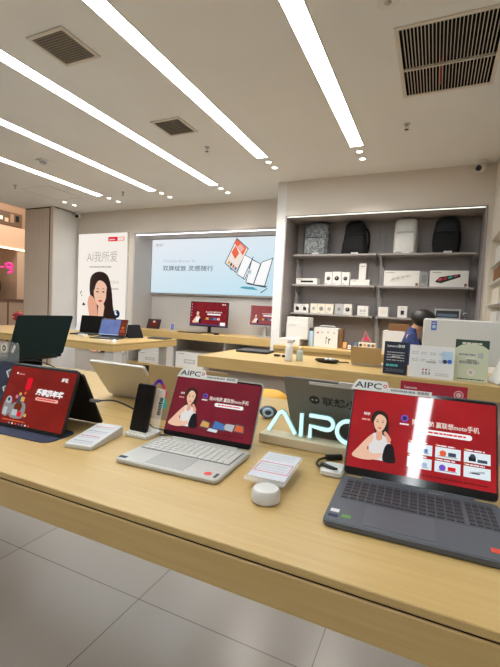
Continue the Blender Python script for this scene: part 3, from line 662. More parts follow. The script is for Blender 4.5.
# ------------------------------------------------------------------ cash counter
t = thing('cash_counter', 'long light wood cash counter with a beige front', 'counter', (0, 0, 0))
MB().box(-1.93, .495, 3.115, 3.93, .795, .90, 'wood').build('top', t, bevel=.003)
MB().box(-1.85, .49, 3.19, 3.86, 0, .795, 'counter_front').build('body', t)
z = .9005
def closed_laptop(x, y, rotz, label):
    t = thing('laptop', label, 'laptop', (x, y, z), rotz)
    MB().box(-.17, .17, -.12, .12, 0, .012, 'black', .005).build('base', t); MB().box(-.17, .17, -.12, .12, .0125, .022, 'dark_grey', .005).build('lid', t); MB().cyl((-.14, .12, .012), (.14, .12, .012), .006, 'black').build('hinge', t)
closed_laptop(-1.66, 3.80, R(2), 'closed black laptop lying on the left end of the cash counter')
t = thing('spray_bottle', 'white spray bottle standing on the cash counter', 'spray bottle', (-1.145, 3.36, z), R(20))
MB().lathe([(.030, 0), (.034, .004), (.034, .11), (.026, .13), (.014, .145), (.012, .16)], 'white_gloss').build('body', t); MB().box(-.02, .035, -.012, .012, .16, .19, 'white', .006).build('spray_head', t); MB().box(.035, .046, -.006, .006, .172, .186, 'dark_grey', .002, 1).build('nozzle', t); mb = MB(); mb.tube([(.02, 0, .162), (.034, 0, .145), (.03, 0, .13)], .005, 'white'); mb.build('trigger', t)
t = thing('bottle', 'short pale green pump bottle next to the white spray bottle', 'bottle', (-1.07, 3.44, z))
MB().lathe([(.026, 0), (.03, .004), (.03, .075), (.024, .09), (.012, .098), (.01, .105)], 'mint').build('body', t); MB().lathe([(.012, .105), (.013, .107), (.013, .122), (.004, .126)], 'white').build('cap', t)
t = thing('tray', 'black oval tray with white scraps on the cash counter', 'tray', (-.84, 3.52, z), R(-8))
MB().rings([[(a * math.cos(2 * PI * i / 28), b * math.sin(2 * PI * i / 28), q) for i in range(28)] for a, b, q in ((.085, .05, 0), (.105, .065, .012), (.11, .07, .028), (.104, .064, .028), (.095, .056, .012))], 'black').build('dish', t)
for i, (dx, dy, lb) in enumerate(((.035, .01, 'crumpled white paper scrap in the black tray, larger one'), (.0, -.02, 'crumpled white paper scrap in the black tray, smaller one'))):
    mb = MB(); q = Vector((-.84 + dx, 3.52 + dy, z + .032)); r_ = .026 - .008 * i
    bm = bmesh.new(); bmesh.ops.create_icosphere(bm, subdivisions=2, radius=r_)
    for v in bm.verts: v.co *= .75 + .4 * random.random(); v.co.z *= .7
    mb.add([v.co.copy() for v in bm.verts], [[v.index for v in f.verts] for f in bm.faces], 'paper'); bm.free(); tag(mb.build('paper_scrap', None, q), lb, 'paper')
mb = MB(); mb.tube([(-.97, 3.60, z + .006), (-.93, 3.66, z + .006), (-.84, 3.64, z + .006), (-.74, 3.60, z + .006), (-.68, 3.63, z + .006), (-.66, 3.57, z + .006)], .005, 'black', 8); tag(mb.build('cable'), 'black cable lying behind the tray on the cash counter', 'cable')
for i, x in enumerate((-1.35, -1.27)):
    t = thing('charger', ('black plug charger nearer the white pier on the cash counter', 'black plug charger nearer the spray bottle on the cash counter')[i], 'charger', (x, 3.62, z), R(10 * i), 'plug chargers on the cash counter'); MB().box(-.028, .028, -.02, .02, 0, .02, 'black', .004).build('body', t); mb = MB(); mb.cyl((.028, -.006, .01), (.04, -.006, .01), .002, 'chrome', 8); mb.cyl((.028, .006, .01), (.04, .006, .01), .002, 'chrome', 8); mb.build('prongs', t)

t = thing('laptop', 'sand coloured laptop lid standing open on the cash counter, seen from behind', 'laptop', (-.512, 3.56, z), R(176))
MB().box(-.128, .128, -.17, .0, .001, .014, 'silver_dark', .004, 1).build('base', t)
mb = MB(); [mb.box(-.11 + c * .016, -.097 + c * .016, -.09 + r * .016, -.077 + r * .016, .014, .016, 'dark_grey') for r in range(5) for c in range(14)]; mb.build('keyboard', t)
mb = MB().at(T(0, .003, .014) @ RX(-14)); mb.slab(.256, .152, .007, .006, 'lid_sand', .001); l = mb.build('lid', t)
mb = MB(); D2(mb, T(0, .003, .014) @ RX(-14) @ T(-.128, -.0037, 0), .256, .152).rect(.03, .05, .97, .96, 'black_gloss'); mb.build('screen', l)
# price boards on the cash counter
def board(x0, x1, y, h, tilt, mt, label, draw, name='price_board', cat='sign', yaw=0., grp='boards along the cash counter edge'):
    w = x1 - x0; t = thing(name, label, cat, ((x0 + x1) / 2, y, z), R(yaw), grp)
    M = T(0, 0, .003) @ RX(-tilt)
    mb = MB().at(M); mb.slab(w, h, .006, .003, mt); mb.build('panel', t)
    mb = MB(); draw(D2(mb, M @ T(-w / 2, -.0032, 0), w, h)); 
    if mb.v: mb.build('printed_text', t)
    MB().add([(-.03, .004, h * .55), (.03, .004, h * .55), (.03, h * .42 + .02, 0), (-.03, h * .42 + .02, 0), (-.03, .008, h * .56), (.03, .008, h * .56), (.03, h * .42 + .024, 0), (-.03, h * .42 + .024, 0)], [(0, 1, 2, 3), (7, 6, 5, 4), (0, 4, 5, 1), (2, 6, 7, 3), (0, 3, 7, 4), (1, 5, 6, 2)], 'white').build('easel', t)
mat('ink_blue', '#10182c', .4)
def dr_dark(d):
    d.text('Lenovo', .12, .83, .10, 'paper', 1, .02); d.text('联想', .56, .83, .1, 'paper', 1, .02)
    d.bars(.12, .40, .85, .72, 4, 'light_grey', 1, 4, .35, 4); d.bars(.12, .22, .6, .32, 1, 'teal', 1, 5, .6, 3); d.bars(.12, .08, .85, .18, 2, 'grey', 1, 6, .3, 6)
board(-.332, -.160, 3.19, .245, 8, 'ink_blue', 'black price board with white lettering standing on the cash counter', dr_dark)
def dr_paper(d):
    rnd = random.Random(5)
    for r in range(2):
        for c in range(4): d.bars(.06 + c * .2, .50 + r * .22, .2 + c * .2, .60 + r * .22, 2, 'print_grey', 1, r * 9 + c, .3, 2)
    d.rect(.72, .48, .96, .86, 'paleblue'); d.disc(.80, .55, .05, 'dark_grey', 2); d.disc(.9, .56, .05, 'blue', 2)
    for k in range(3): d.disc(.33 + k * .07, .26, .022, ('pinkred', 'dark_grey', 'light_grey')[k]); d.rect(.31 + k * .07, .1, .35 + k * .07, .2, 'mid_grey')
    d.bars(.6, .1, .9, .2, 2, 'print_grey', 1, 3, .3, 5)
board(-.150, .146, 3.16, .235, 10, 'paper', 'wide white notice with small pictures on the cash counter', dr_paper, 'notice')
def dr_green(d):
    d.poly([(.0, .78), (.18, .87), (.5, .91), (.82, .87), (1, .78), (1, 1), (0, 1)], 'green_dark'); d.bars(.2, .88, .8, .94, 1, 'cream', 2, 2, .7, 6)
    d.bars(.12, .60, .62, .68, 1, 'mid_grey', 1, 7, .6, 4); d.rect(.68, .57, .84, .7, 'light_grey'); d.bars(.14, .40, .72, .50, 1, 'mid_grey', 1, 9, .7, 5)
    d.disc(.5, .22, .13, 'cream'); d.disc(.5, .22, .05, 'light_grey', 2); d.bars(.1, .03, .9, .08, 1, 'green_dark', 1, 3, .5, 7)
board(.150, .362, 3.22, .295, 8, 'pale_green', 'pale green notice with a dark green arched top on the cash counter', dr_green, 'notice')
t = thing('tablet', 'white tablet edge leaning at the right end of the cash counter', 'tablet', (.405, 3.27, z), R(-72))
mb = MB().at(T(0, 0, .003) @ RX(-24)); mb.slab(.16, .25, .01, .008, 'white'); mb.build('body', t); mb = MB(); D2(mb, T(0, 0, .003) @ RX(-24) @ T(-.08, -.0055, 0), .16, .25).rect(.06, .06, .94, .94, 'paper'); mb.build('screen', t)
MB().box(-.05, .05, .02, .08, 0, .012, 'dark_grey', .003, 1).build('stand', t)
# all-in-one computer seen from behind
t = thing('monitor', 'big white screen seen from behind with a blue sticker', 'monitor', (.20, 3.54, z), R(180))
mb = MB().at(T(0, 0, .09) @ RX(-4)); mb.slab(.56, .345, .03, .02, 'white_gloss', .008); mb.build('housing', t)
mb = MB().at(RX(-90) @ T(0, -.006, -.05)); mb.slab(.22, .14, .012, .02, 'white', .002); mb.build('stand_base', t); MB().box(-.03, .03, .018, .05, .01, .25, 'white', .006, 1).build('stand_neck', t)
mb = MB(); d = D2(mb, T(0, 0, .09) @ RX(-4) @ T(.28, .0155, 0) @ RZ(180), .56, .345); d.rect(.105, .74, .175, .945, 'blue'); d.rect(.118, .78, .162, .86, 'paleblue', 2); d.bars(.115, .88, .165, .92, 1, 'paper', 2, 1, .6, 2); mb.build('sticker', t)['label'] = 'blue sticker'
mb = MB(); D2(mb, T(0, 0, .09) @ RX(-4) @ T(-.28, -.0155, 0), .56, .345).rect(.02, .04, .98, .97, 'black_gloss'); mb.build('screen', t)

# ------------------------------------------------------------------ person behind the counter
def skin_mesh(name, V, E, rad, mt, parent, root=0, sub=2):
    me = bpy.data.meshes.new(name); me.from_pydata(V, E, []); me.materials.append(MATS[mt])
    o = bpy.data.objects.new(name, me); COL.objects.link(o); o.parent = parent
    sk = o.modifiers.new('skin', 'SKIN'); sk.use_smooth_shade = True; sk.branch_smoothing = .6
    me.skin_vertices.new() if not me.skin_vertices else None
    for i, r_ in enumerate(rad):
        me.skin_vertices[0].data[i].radius = r_ if isinstance(r_, tuple) else (r_, r_)
    me.skin_vertices[0].data[root].use_root = True
    s_ = o.modifiers.new('sub', 'SUBSURF'); s_.levels = sub; s_.render_levels = sub
    return o
p = thing('person', 'person in a blue shirt with dark hair bending behind the white screen', 'person', (-.27, 4.40, 0))
J = dict(pel=(0, 0, .66), sp=(.02, 0, .86), ch=(.06, 0, 1.06), nk=(.10, -.02, 1.215), n2=(.125, -.03, 1.255), hd=(.16, -.05, 1.305), ht=(.175, -.06, 1.345))
V = [J['pel'], J['sp'], J['ch'], J['nk'], J['n2'], J['hd'], J['ht']]; E = [(0, 1), (1, 2), (2, 3), (3, 4), (4, 5), (5, 6)]; RD = [(.11, .10), (.10, .09), (.11, .10), (.06, .06), (.05, .05), (.078, .085), (.07, .075)]
for sgn in (-1, 1):
    b = len(V); V += [(.07, .0 + sgn * .17, 1.16), (.14, -.0 + sgn * .22, .93), (.30, -.12 + sgn * .12, .93), (.36, -.16 + sgn * .10, .935)]; E += [(2, b), (b, b + 1), (b + 1, b + 2), (b + 2, b + 3)]; RD += [.045, .038, .033, .03]
    for k in range(5):
        c = len(V); f = (k - 2) * .017; V += [(.395, -.17 + sgn * .10 + f, .93), (.43 - abs(k - 2) * .008, -.185 + sgn * .10 + f * 1.2, .918)]; E += [(b + 3, c), (c, c + 1)]; RD += [.009, .008]
    b = len(V); V += [(.06, sgn * .09, .64), (.40, sgn * .12, .62), (.40, sgn * .12, .16), (.40, sgn * .12, .07), (.52, sgn * .13, .045)]; E += [(0, b), (b, b + 1), (b + 1, b + 2), (b + 2, b + 3), (b + 3, b + 4)]; RD += [.085, .06, .04, .04, .035]
body = skin_mesh('body', V, E, RD, 'skin', p)
V2 = [J['pel'], J['sp'], J['ch'], (.102, -.02, 1.232)]; E2 = [(0, 1), (1, 2), (2, 3)]; R2 = [(.14, .13), (.135, .13), (.155, .145), (.08, .08)]
for sgn in (-1, 1):
    b = len(V2); V2 += [(.07, sgn * .17, 1.16), (.105, sgn * .197, 1.04), (.14, sgn * .22, .93)]; E2 += [(2, b), (b, b + 1), (b + 1, b + 2)]; R2 += [.085, .072, .06]
skin_mesh('shirt', V2, E2, R2, 'shirt', p)
V3 = [J['pel']]; E3 = []; R3 = [(.152, .118)]
for sgn in (-1, 1):
    b = len(V3); V3 += [(.06, sgn * .09, .64), (.40, sgn * .12, .62), (.40, sgn * .12, .16), (.40, sgn * .12, .09)]; E3 += [(0, b), (b, b + 1), (b + 1, b + 2), (b + 2, b + 3)]; R3 += [.095, .072, .055, .055]
skin_mesh('trousers', V3, E3, R3, 'trouser', p)
mb = MB().at(T(.168, -.05, 1.335) @ RY(12) @ RX(12)); mb.ell((0, 0, .0), .118, .112, .088, 'hair', 28, 16, -.62, 1.); mb.build('hair', p)
mb = MB(); mb.ell((.235, -.085, 1.25), .016, .014, .02, 'skin', 10, 6); mb.build('nose', p)
t = thing('stool', 'dark stool the person sits on behind the counter', 'stool', (-.27, 4.40, 0))
MB().lathe([(.13, .44), (.15, .45), (.15, .47), (.13, .48)], 'black').build('seat', t)
for k in range(4):
    a = PI / 4 + k * PI / 2; MB().cyl((.15 * math.cos(a), .15 * math.sin(a), 0), (.11 * math.cos(a), .11 * math.sin(a), .443), .013, 'dark_grey').build('leg', t)

# ------------------------------------------------------------------ the mall beyond the shop front
mat('mall_beige', '#c9ab93', .7); mat('mall_dark', '#5a4638', .6); mat('mall_brown', '#8f735e', .6); mat('mall_pale', '#bfa794', .6); mat('mall_glass', '#a08d80', .15); mat('leaf_dark', '#4a4636', .8)
struct(MB().box(-14, -12.3, 4, 13, 2.92, 3.58, 'mall_beige').build('wall_mall_fascia'), 'beige fascia across the mall', 'wall')
struct(MB().box(-14, -12.4, 4, 13, 3.58, 4.35, 'mall_brown').build('wall_mall_band')); struct(MB().box(-14, -12.3, 4, 13, 4.35, 6, 'mall_beige').build('wall_mall_upper')); struct(MB().box(-14, -13.7, 4, 13, 0, 2.92, 'mall_brown').build('wall_mall_back'))
struct(MB().box(-13.7, -12.3, 8.72, 9.1, 0, 2.92, 'mall_pale').build('column_mall'))
struct(MB().box(-14, -7.25, 2, 13, 6.0, 6.1, 'mall_beige').build('ceiling_mall')); struct(MB().box(-14, -7.25, 12.9, 13, 0, 6, 'mall_beige').build('wall_mall_end'))
tag(MB().box(-12.298, -12.27, 4.5, 12, 2.87, 2.915, 'warm_strip').build('fascia_light_rail'), 'warm light line along the shop front across the mall', 'light strip')
for i, zz in enumerate((2.72, 2.44, 2.20)):
    tag(MB().box(-13.69, -13.66, 6.5, 9.6, zz, zz + .045, 'warm_strip').build('led_strip'), ('upper', 'middle', 'lower')[i] + ' warm light line inside the shop across the mall', 'light strip')
mb = MB(); mb.at(T(-13.0, 8.83, 2.22) @ RZ(60)); mb.tube([(-.13, 0, .16), (.0, 0, .24), (.13, 0, .18), (.10, 0, .05), (-.08, 0, .07), (.10, 0, -.03), (.13, 0, -.14), (-.02, 0, -.2)], .045, 'neon_pink', 8); mb.tube([(-.36, 0, .03), (-.16, 0, .04)], .035, 'neon_pink', 8, False)
mb.at(T(-12.2, 8.36, 2.27) @ RZ(60)); mb.v = []; mb.f = []; mb.m = []; mb.sm = []
mb.at(T(-12.2, 8.36, 2.27) @ RZ(60) @ Matrix.Scale(.8, 4)); mb.tube([(-.12, 0, .12), (.0, 0, .19), (.12, 0, .13), (.09, 0, .04), (-.07, 0, .05), (.09, 0, -.03), (.11, 0, -.13), (-.02, 0, -.18)], .042, 'neon_pink', 8); mb.tube([(-.34, 0, .02), (-.15, 0, .03)], .032, 'neon_pink', 8, False)
tag(mb.build('neon_sign'), 'bright pink neon sign in front of the shop across the mall', 'neon sign')
t = thing('handrail', 'dark rail in front of the shop across the mall', 'handrail', (-11.9, 0, 0))
MB().box(-.03, .03, 5, 12, 1.24, 1.31, 'mall_dark').build('rail', t); MB().box(-.008, .008, 5, 12, .1, 1.24, 'mall_glass').build('glass_panel', t)
for y in (5.4, 6.8, 8.15, 9.4, 11): MB().box(-.02, .02, y - .02, y + .02, 0, 1.24, 'mall_dark').build('post', t)
t = thing('potted_tree', 'dark potted tree behind the rail across the mall', 'plant', (-12.98, 8.35, 0))
MB().lathe([(.15, 0), (.2, .5), (.21, .52)], 'mall_dark').build('pot', t); MB().cyl((0, 0, .5), (0, 0, 1.5), .03, 'mall_dark').build('trunk', t); mb = MB(); mb.ell((0, 0, 1.72), .27, .27, .36, 'leaf_dark', 16, 10); mb.build('crown', t)
t = thing('banner', 'dark patterned banner in the band above the shop front across the mall', 'banner', (-12.395, 8.0, 3.62)); MB().box(0, .02, -.8, .92, .0, .42, 'mall_dark').build('panel', t)
mb = MB(); rnd = random.Random(4)
for k in range(9): y = -.75 + k * .18; mb.box(.02, .03, y, y + .12, .08 + rnd.random() * .1, .2 + rnd.random() * .18, ('black', 'white', 'mall_pale', 'mall_brown')[k % 4])
mb.build('pattern', t)
t = thing('ornament', 'red round ornament on a post near the column', 'ornament', (-7.55, 5.40, .0))
MB().cyl((0, 0, 0), (0, 0, .88), .02, 'mall_dark').build('post', t); MB().lathe([(.12, 0), (.12, .02)], 'mall_dark').build('base', t); MB().lathe([(.05, .88), (.10, .92), (.12, .97), (.10, 1.02), (.05, 1.06)], 'red').build('globe', t); MB().lathe([(.03, 1.06), (.035, 1.07), (.035, 1.085), (.02, 1.09)], 'orange').build('cap', t)
mb = MB(); D2(mb, T(-.06, -.121, .93), .12, .08).rect(.2, .3, .8, .6, 'white'); mb.build('mark', t)
# ------------------------------------------------------------------ display tables
def display_table(x0, x1, y0, y1, label, legs):
    t = thing('display_table', label, 'table', (0, 0, 0))
    MB().box(x0, x1, y0, y1, .884, .90, 'wood', .002, 1).build('table_top', t)
    MB().box(x0 + .004, x1 - .004, y0 + .004, y1 - .004, .880, .884, 'groove').build('shadow_gap', t)
    MB().box(x0, x1, y0, y1, .812, .880, 'wood', .002, 1).build('apron', t)
    for lx, ly in legs: MB().box(lx - .065, lx + .065, ly - .065, ly + .065, 0, .812, 'leg_grey', .003, 1).build('leg', t)
    return t
TZ = .9005
tb = display_table(-2.6, 1.8, .64, 1.865, 'long light wood display table in front with the open laptops', ((-2.5, 1.2), (1.7, 1.2), (-2.5, 1.76), (1.7, 1.76)))
mb = MB()
for y in (1.165, 1.255): mb.box(-2.58, 1.78, y - .0025, y + .0025, .8995, .9003, 'wood_edge')
mb.build('cable_trough_seam', tb)
display_table(-6.2, -3.08, 3.28, 4.44, 'light wood display table standing further back by the lit poster', ((-3.15, 3.36), (-3.15, 4.30), (-6.1, 3.36), (-6.1, 4.30)))

# ------------------------------------------------------------------ laptops
def laptop(label, loc, rotz, w, dp, h, tilt, c, scr=None, draw=None, numpad=False, t0=.016, name='laptop', back=None, deck=None, thick=.006, group=None):
    """local frame: screen faces -y, hinge on the x axis, base runs to -y"""
    t = thing(name, label, 'laptop', loc, rotz, group)
    base, key, lidm, pad = c
    mb = MB().at(RX(-90) @ T(0, -t0 / 2, -dp)); mb.slab(w, dp, t0, .014, base, .003); b = mb.build('base', t)
    kw = w * .9; kd = dp * .44; ky = -dp * .10 - kd
    mb = MB().box(-kw / 2 - .003, kw / 2 + .003, ky - .003, ky + kd + .003, t0, t0 + .0006, 'key_well' if base == 'silver' else base); rows = 6
    main = kw * (.80 if numpad else 1.0)
    for r in range(rows):
        y0 = ky + kd * r / rows; y1 = ky + kd * (r + 1) / rows
        n = 14; cells = [(i * main / n, (i + 1) * main / n) for i in range(n)]
        if r == 0: u = main / n; cells = [(0, u), (u, 2 * u), (2 * u, 3 * u), (3 * u, 4 * u), (4 * u, 9 * u)] + [(k * u, (k + 1) * u) for k in range(9, 14)]
        if r == 1: u = main / n; cells = [(0, 2 * u)] + [(k * u, (k + 1) * u) for k in range(2, 12)] + [(12 * u, 14 * u)]
        if numpad: u = kw * .18 / 4; cells += [(kw - (4 - k) * u, kw - (3 - k) * u) for k in range(4)]
        for a, e in cells: mb.box(-kw / 2 + a + .0016, -kw / 2 + e - .0016, y0 + .0016, y1 - .0016, t0 + .0006, t0 + .0022, key)
    mb.build('keyboard', b)
    px = -kw * .02 if not numpad else -kw * .10
    MB().box(px - w * .19, px + w * .19, -dp + dp * .05, -dp + dp * .42, t0 + .0001, t0 + .0006, pad).build('touchpad', b)
    MB().cyl((-w * .36, .0, t0 - .001), (w * .36, .0, t0 - .001), .0055, base if not deck else deck).build('hinge', t)
    M = T(0, 0, t0 + .001) @ RX(-tilt)
    mb = MB().at(M @ T(0, thick / 2, .002)); mb.slab(w, h, thick, .012, lidm, .0015); l = mb.build('lid', t)
    mb = MB().at(M @ T(0, -.0012, .004)); mb.slab(w - .006, h - .006, .0016, .010, 'bezel_black'); mb.build('bezel', l)
    Ms = M @ T(-w / 2, -.0022, .002)
    if scr:
        mb = MB(); d = D2(mb, Ms, w, h); bx = .014; by0, by1 = .085, .955
        d.rect(bx, by0, 1 - bx, by1, scr, 0)
        if draw: draw(D2(mb, Ms @ T(bx * w, 0, by0 * h), w * (1 - 2 * bx), h * (by1 - by0), glass=True))
        mb.build('screen', l)
    if back:
        mb = MB(); back(D2(mb, M @ T(w / 2, .0062, .002) @ RZ(180), w, h)); mb.build('logo', l)
    return t
mat('bezel_black', '#08080a', .10, spec=.6)

def headline(d, scr):
    d.text('联想', .09, .68, .04, 'lit_white', 2, .01); d.bars(.08, .60, .14, .64, 1, 'lit_blush', 2, 2, .5, 2)
    d.disc(.392, .70, .027, 'lit_purple', 2); d.disc(.392, .70, .016, 'lit_navy', 3); d.bars(.36, .61, .425, .635, 1, 'lit_white', 2, 4, .8, 3)
    d.text('购AI电脑 赢联想moto手机', .445, .64, .078, 'lit_cream', 2, .012, width=.45)
    d.pill(.52, .535, .85, .60, 'lit_white', 2); d.bars(.56, .553, .81, .582, 1, 'lit_red', 3, 6, .7, 8)
def ad_left(d):
    headline(d, None); woman(d, .025, .10, .42, 2)
    d.poly([(.40, .14), (.42, .28), (.52, .25), (.52, .13)], 'lit_slate', 2); d.poly([(.41, .16), (.43, .26), (.51, .235), (.51, .15)], 'lit_gold', 3)
    d.poly([(.54, .15), (.56, .30), (.68, .26), (.70, .14)], 'lit_slate', 2); d.poly([(.555, .16), (.572, .285), (.672, .25), (.685, .155)], 'lit_blue', 3)
    d.poly([(.66, .17), (.70, .27), (.80, .27), (.78, .15)], 'lit_silver', 2); d.poly([(.78, .16), (.80, .30), (.90, .28), (.91, .15)], 'lit_slate', 3); d.poly([(.795, .17), (.812, .28), (.89, .265), (.9, .165)], 'lit_orange', 4)
    d.poly([(.50, .10), (.52, .15), (.62, .14), (.61, .09)], 'lit_pale', 3); d.bars(.42, .06, .9, .09, 1, 'lit_darkred', 2, 8, .5, 7)
def ad_right(d):
    headline(d, None); woman(d, .035, .12, .38, 2)
    for r in range(2):
        for c in range(3):
            x = .43 + c * .185; y = .285 - r * .165
            d.rect(x, y, x + .165, y + .125, 'lit_ice', 2); d.bars(x + .01, y + .132, x + .13, y + .153, 1, 'lit_white', 2, r * 5 + c, .6, 3)
            k = r * 3 + c
            a = ('lit_red', 'lit_coral', 'lit_slate', 'lit_pale', 'lit_purple', 'lit_slate')[k]; b = ('lit_blue', 'lit_slate', 'lit_black', 'lit_lblue', 'lit_red', 'lit_silver')[k]
            if k == 5: d.poly([(x + .03, y + .04), (x + .04, y + .065), (x + .13, y + .09), (x + .13, y + .065)], b, 3); d.rect(x + .05, y + .045, x + .10, y + .06, a, 4)
            elif k == 2: d.rect(x + .03, y + .02, x + .075, y + .07, b, 3); d.disc(x + .055, y + .075, .018, a, 3); d.rect(x + .085, y + .015, x + .145, y + .05, a, 4)
            else: d.disc(x + .05, y + .055, .022, a, 3); d.rect(x + .085, y + .03, x + .135, y + .075, b, 3); d.rect(x + .02, y + .018, x + .145, y + .026, 'lit_grey', 3)
            d.disc(x + .008, y + .145, .007, 'lit_gold', 3)
    d.bars(.42, .04, .95, .065, 1, 'lit_darkred', 2, 3, .5, 9)

# right laptop (grey, nearest) and left laptop (silver)
RL = laptop('dark grey laptop with number pad and a bright red advert, nearest on the right', (-.014, 1.051, TZ), R(2.2), .352, .252, .238, 26.5, ('gunmetal', 'gun_key', 'gunmetal', 'gun_pad'), 'scr_red', ad_right, True, .015)
LL = laptop('silver laptop with pale keys and a dimmed red advert screen', (-.619, 1.060, TZ), R(2.6), .310, .224, .205, 24, ('silver', 'silver_key', 'silver_dark', 'silver_dark'), 'scr_red_dimmed', ad_left, False, .013)
def sticker(parent, x, y, z, w, h, mt, label, draw=None):
    mb = MB().box(x - w / 2, x + w / 2, y - h / 2, y + h / 2, z, z + .0005, mt)
    if draw: draw(mb, z + .0006)
    o = mb.build('sticker', parent); o['label'] = label; return o
Z1 = .0152
sticker(RL, -.158, -.205, Z1, .018, .014, 'paper', 'small white sticker')
sticker(RL, -.158, -.228, Z1, .02, .01, 'navy', 'small dark blue sticker')
sticker(RL, -.132, -.222, Z1, .018, .014, 'sticker_green', 'small green sticker') if mat('sticker_green', '#5d8a3c', .5) else 0
sticker(RL, .138, -.218, Z1, .02, .016, 'sticker_red', 'small orange red sticker') if mat('sticker_red', '#d8472e', .5) else 0
mb = MB(); D2(mb, T(.03, -.012, Z1) @ RX(-90), 1, 1).text('Lenovo', 0, 0, .010, 'key_mark', 1, .01); mb.build('lettering', RL)
sticker(LL, -.138, -.208, .0132, .024, .014, 'navy', 'small dark blue sticker')
mb = MB().lathe([(.0105, .0132), (.0105, .0138)], 'sticker_red', (.118, -.198, 0)); mb.build('sticker', LL)['label'] = 'round red sticker'
sticker(LL, .142, -.200, .0132, .008, .026, 'dark_grey', 'narrow dark sticker')

# clip-on signs along the lids
def topper(loc, rotz, w, tilt, lid_h, t0, label, hh=.03, back=0, dz=-.008):
    t = thing('lid_sign', label, 'sign', loc, rotz, 'white clip signs on the laptop lids')
    M = T(0, 0, t0 + .001) @ RX(-tilt) @ T(-w / 2, .0085 if back else -.0042, lid_h + dz)
    out = [(-.004, 0), (w, 0), (w, hh * .48), (w * .47, hh * .48), (w * .455, hh * .88), (w * .44, hh), (.012, hh), (.004, hh * .6)]
    mb = MB().at(M); n = len(out)
    mb.rings([[(x, -.0012, z) for x, z in out], [(x, .0012, z) for x, z in out]], 'paper', flip=True, smooth=False); mb.build('panel', t)
    mb = MB(); d = D2(mb, M @ T(0, -.0012, 0), w, hh)
    d.text('AIPC', .035, .22, .80, 'black', 1, .012, width=.345); d.disc(.425, .55, .026, 'pinkred', 1); d.disc(.425, .55, .013, 'paper', 2)
    d.bars(.50, .12, .80, .36, 1, 'print_grey', 1, 4, .8, 7); d.bars(.83, .1, .97, .38, 1, 'mid_grey', 1, 6, .9, 4)
    mb.build('printed_text', t)
topper((-.014 - .176 + .099, 1.051 - .003, TZ), R(2.2), .203, 26.5, .238, .015, 'white cut out AIPC sign on top of the dark grey laptop lid')
topper((-.619 - .155 + .114, 1.060 - .002, TZ), R(2.6), .216, 24, .205, .013, 'white cut out AIPC sign on top of the silver laptop lid')

# laptops of the far row, facing away
def logo_grey(d):
    d.disc(.265, .66, .047, 'black', 1); d.disc(.247, .66, .009, 'paper', 2); d.disc(.283, .66, .009, 'paper', 2)
    d.text('联想小新', .335, .60, .15, 'black', 1, .022)
GL = laptop('grey laptop seen from behind with a round black emblem and dark lettering', (-.246, 1.334, TZ), R(180), .36, .24, .243, 30.2, ('lid_grey', 'gun_key', 'lid_grey', 'gun_pad'), 'scr_blue', None, True, .016, back=logo_grey, group=None)
topper((-.256, 1.334, TZ), R(180), .17, 30.2, .243, .016, 'white cut out sign on the far edge of the grey laptop lid', .022, 1, -.016)
WL = laptop('cream white laptop seen from behind leaning towards the black phone', (-1.203, 1.437, TZ), R(180), .30, .215, .213, 38.7, ('silver', 'silver_key', 'lid_white', 'silver_dark'), 'scr_blue', None, False, .015, thick=.013)
t = thing('display_board', 'sand coloured board with a purple, pink and teal loop emblem behind the black phone', 'board', (-.985, 1.235, TZ))
M = RX(-3); W_, H_ = .34, .205
mb = MB().at(M @ T(W_ / 2, 0, 0)); mb.slab(W_, H_, .006, .003, 'lid_sand', .001); mb.build('panel', t)
mb = MB(); d = D2(mb, M @ T(0, -.0031, 0), W_, H_)
def seg(pts, mt, wd, l=1):
    for (a, b) in zip(pts[:-1], pts[1:]):
        dx, dy = (b[0] - a[0]) * d.w, (b[1] - a[1]) * d.h; L_ = math.hypot(dx, dy); nx, ny = -dy / L_ * wd / 2 / d.w, dx / L_ * wd / 2 / d.h
        d.poly([(a[0] - nx, a[1] - ny), (b[0] - nx, b[1] - ny), (b[0] + nx, b[1] + ny), (a[0] + nx, a[1] + ny)], mt, l)
    for q in pts: d.disc(q[0], q[1], wd / 2 / d.w, mt, l)
seg([(.06, .56), (.14, .70), (.175, .71), (.215, .63)], 'purple', .0125); seg([(.215, .63), (.26, .50), (.235, .40)], 'pinkred', .0125, 2)
d.smooth([(.20, .40), (.26, .39), (.28, .26), (.22, .19), (.18, .24)], 'teal', 3)
for r in range(3): d.bars(.19, .015 + r * .055, .62, .04 + r * .055, 1, 'print_grey', 1, r + 3, .7, 11)
mb.build('printed_text', t)
MB().box(.02, W_ - .02, .003, .05, 0, .006, 'lid_sand').build('foot', t)
# the dark one on a riser at the left end, facing left
t = thing('riser', 'low black riser under the dark green laptop at the table end', 'stand', (-2.30, 1.67, TZ))
MB().box(-.15, .13, -.15, .15, .066, .072, 'black', .002, 1).build('platform', t); MB().box(-.08, .06, -.10, .10, .0, .066, 'black_matte', .004, 1).build('foot', t)
DL = laptop('dark green grey laptop seen from behind at the left end of the front table', (-2.171, 1.670, TZ + .073), R(-90 + -2.4), .362, .245, .262, 20, ('lid_dark', 'black', 'lid_dark', 'dark_grey'), 'scr_blue', None, True, .018, deck='black')
# one more behind the red card, mostly hidden
laptop('pale grey laptop seen from behind, right of the dark grey laptop screen', (.345, 1.40, TZ), R(180), .31, .22, .21, 30, ('silver', 'silver_key', 'light_grey', 'silver_dark'), 'scr_blue', None, False, .015)

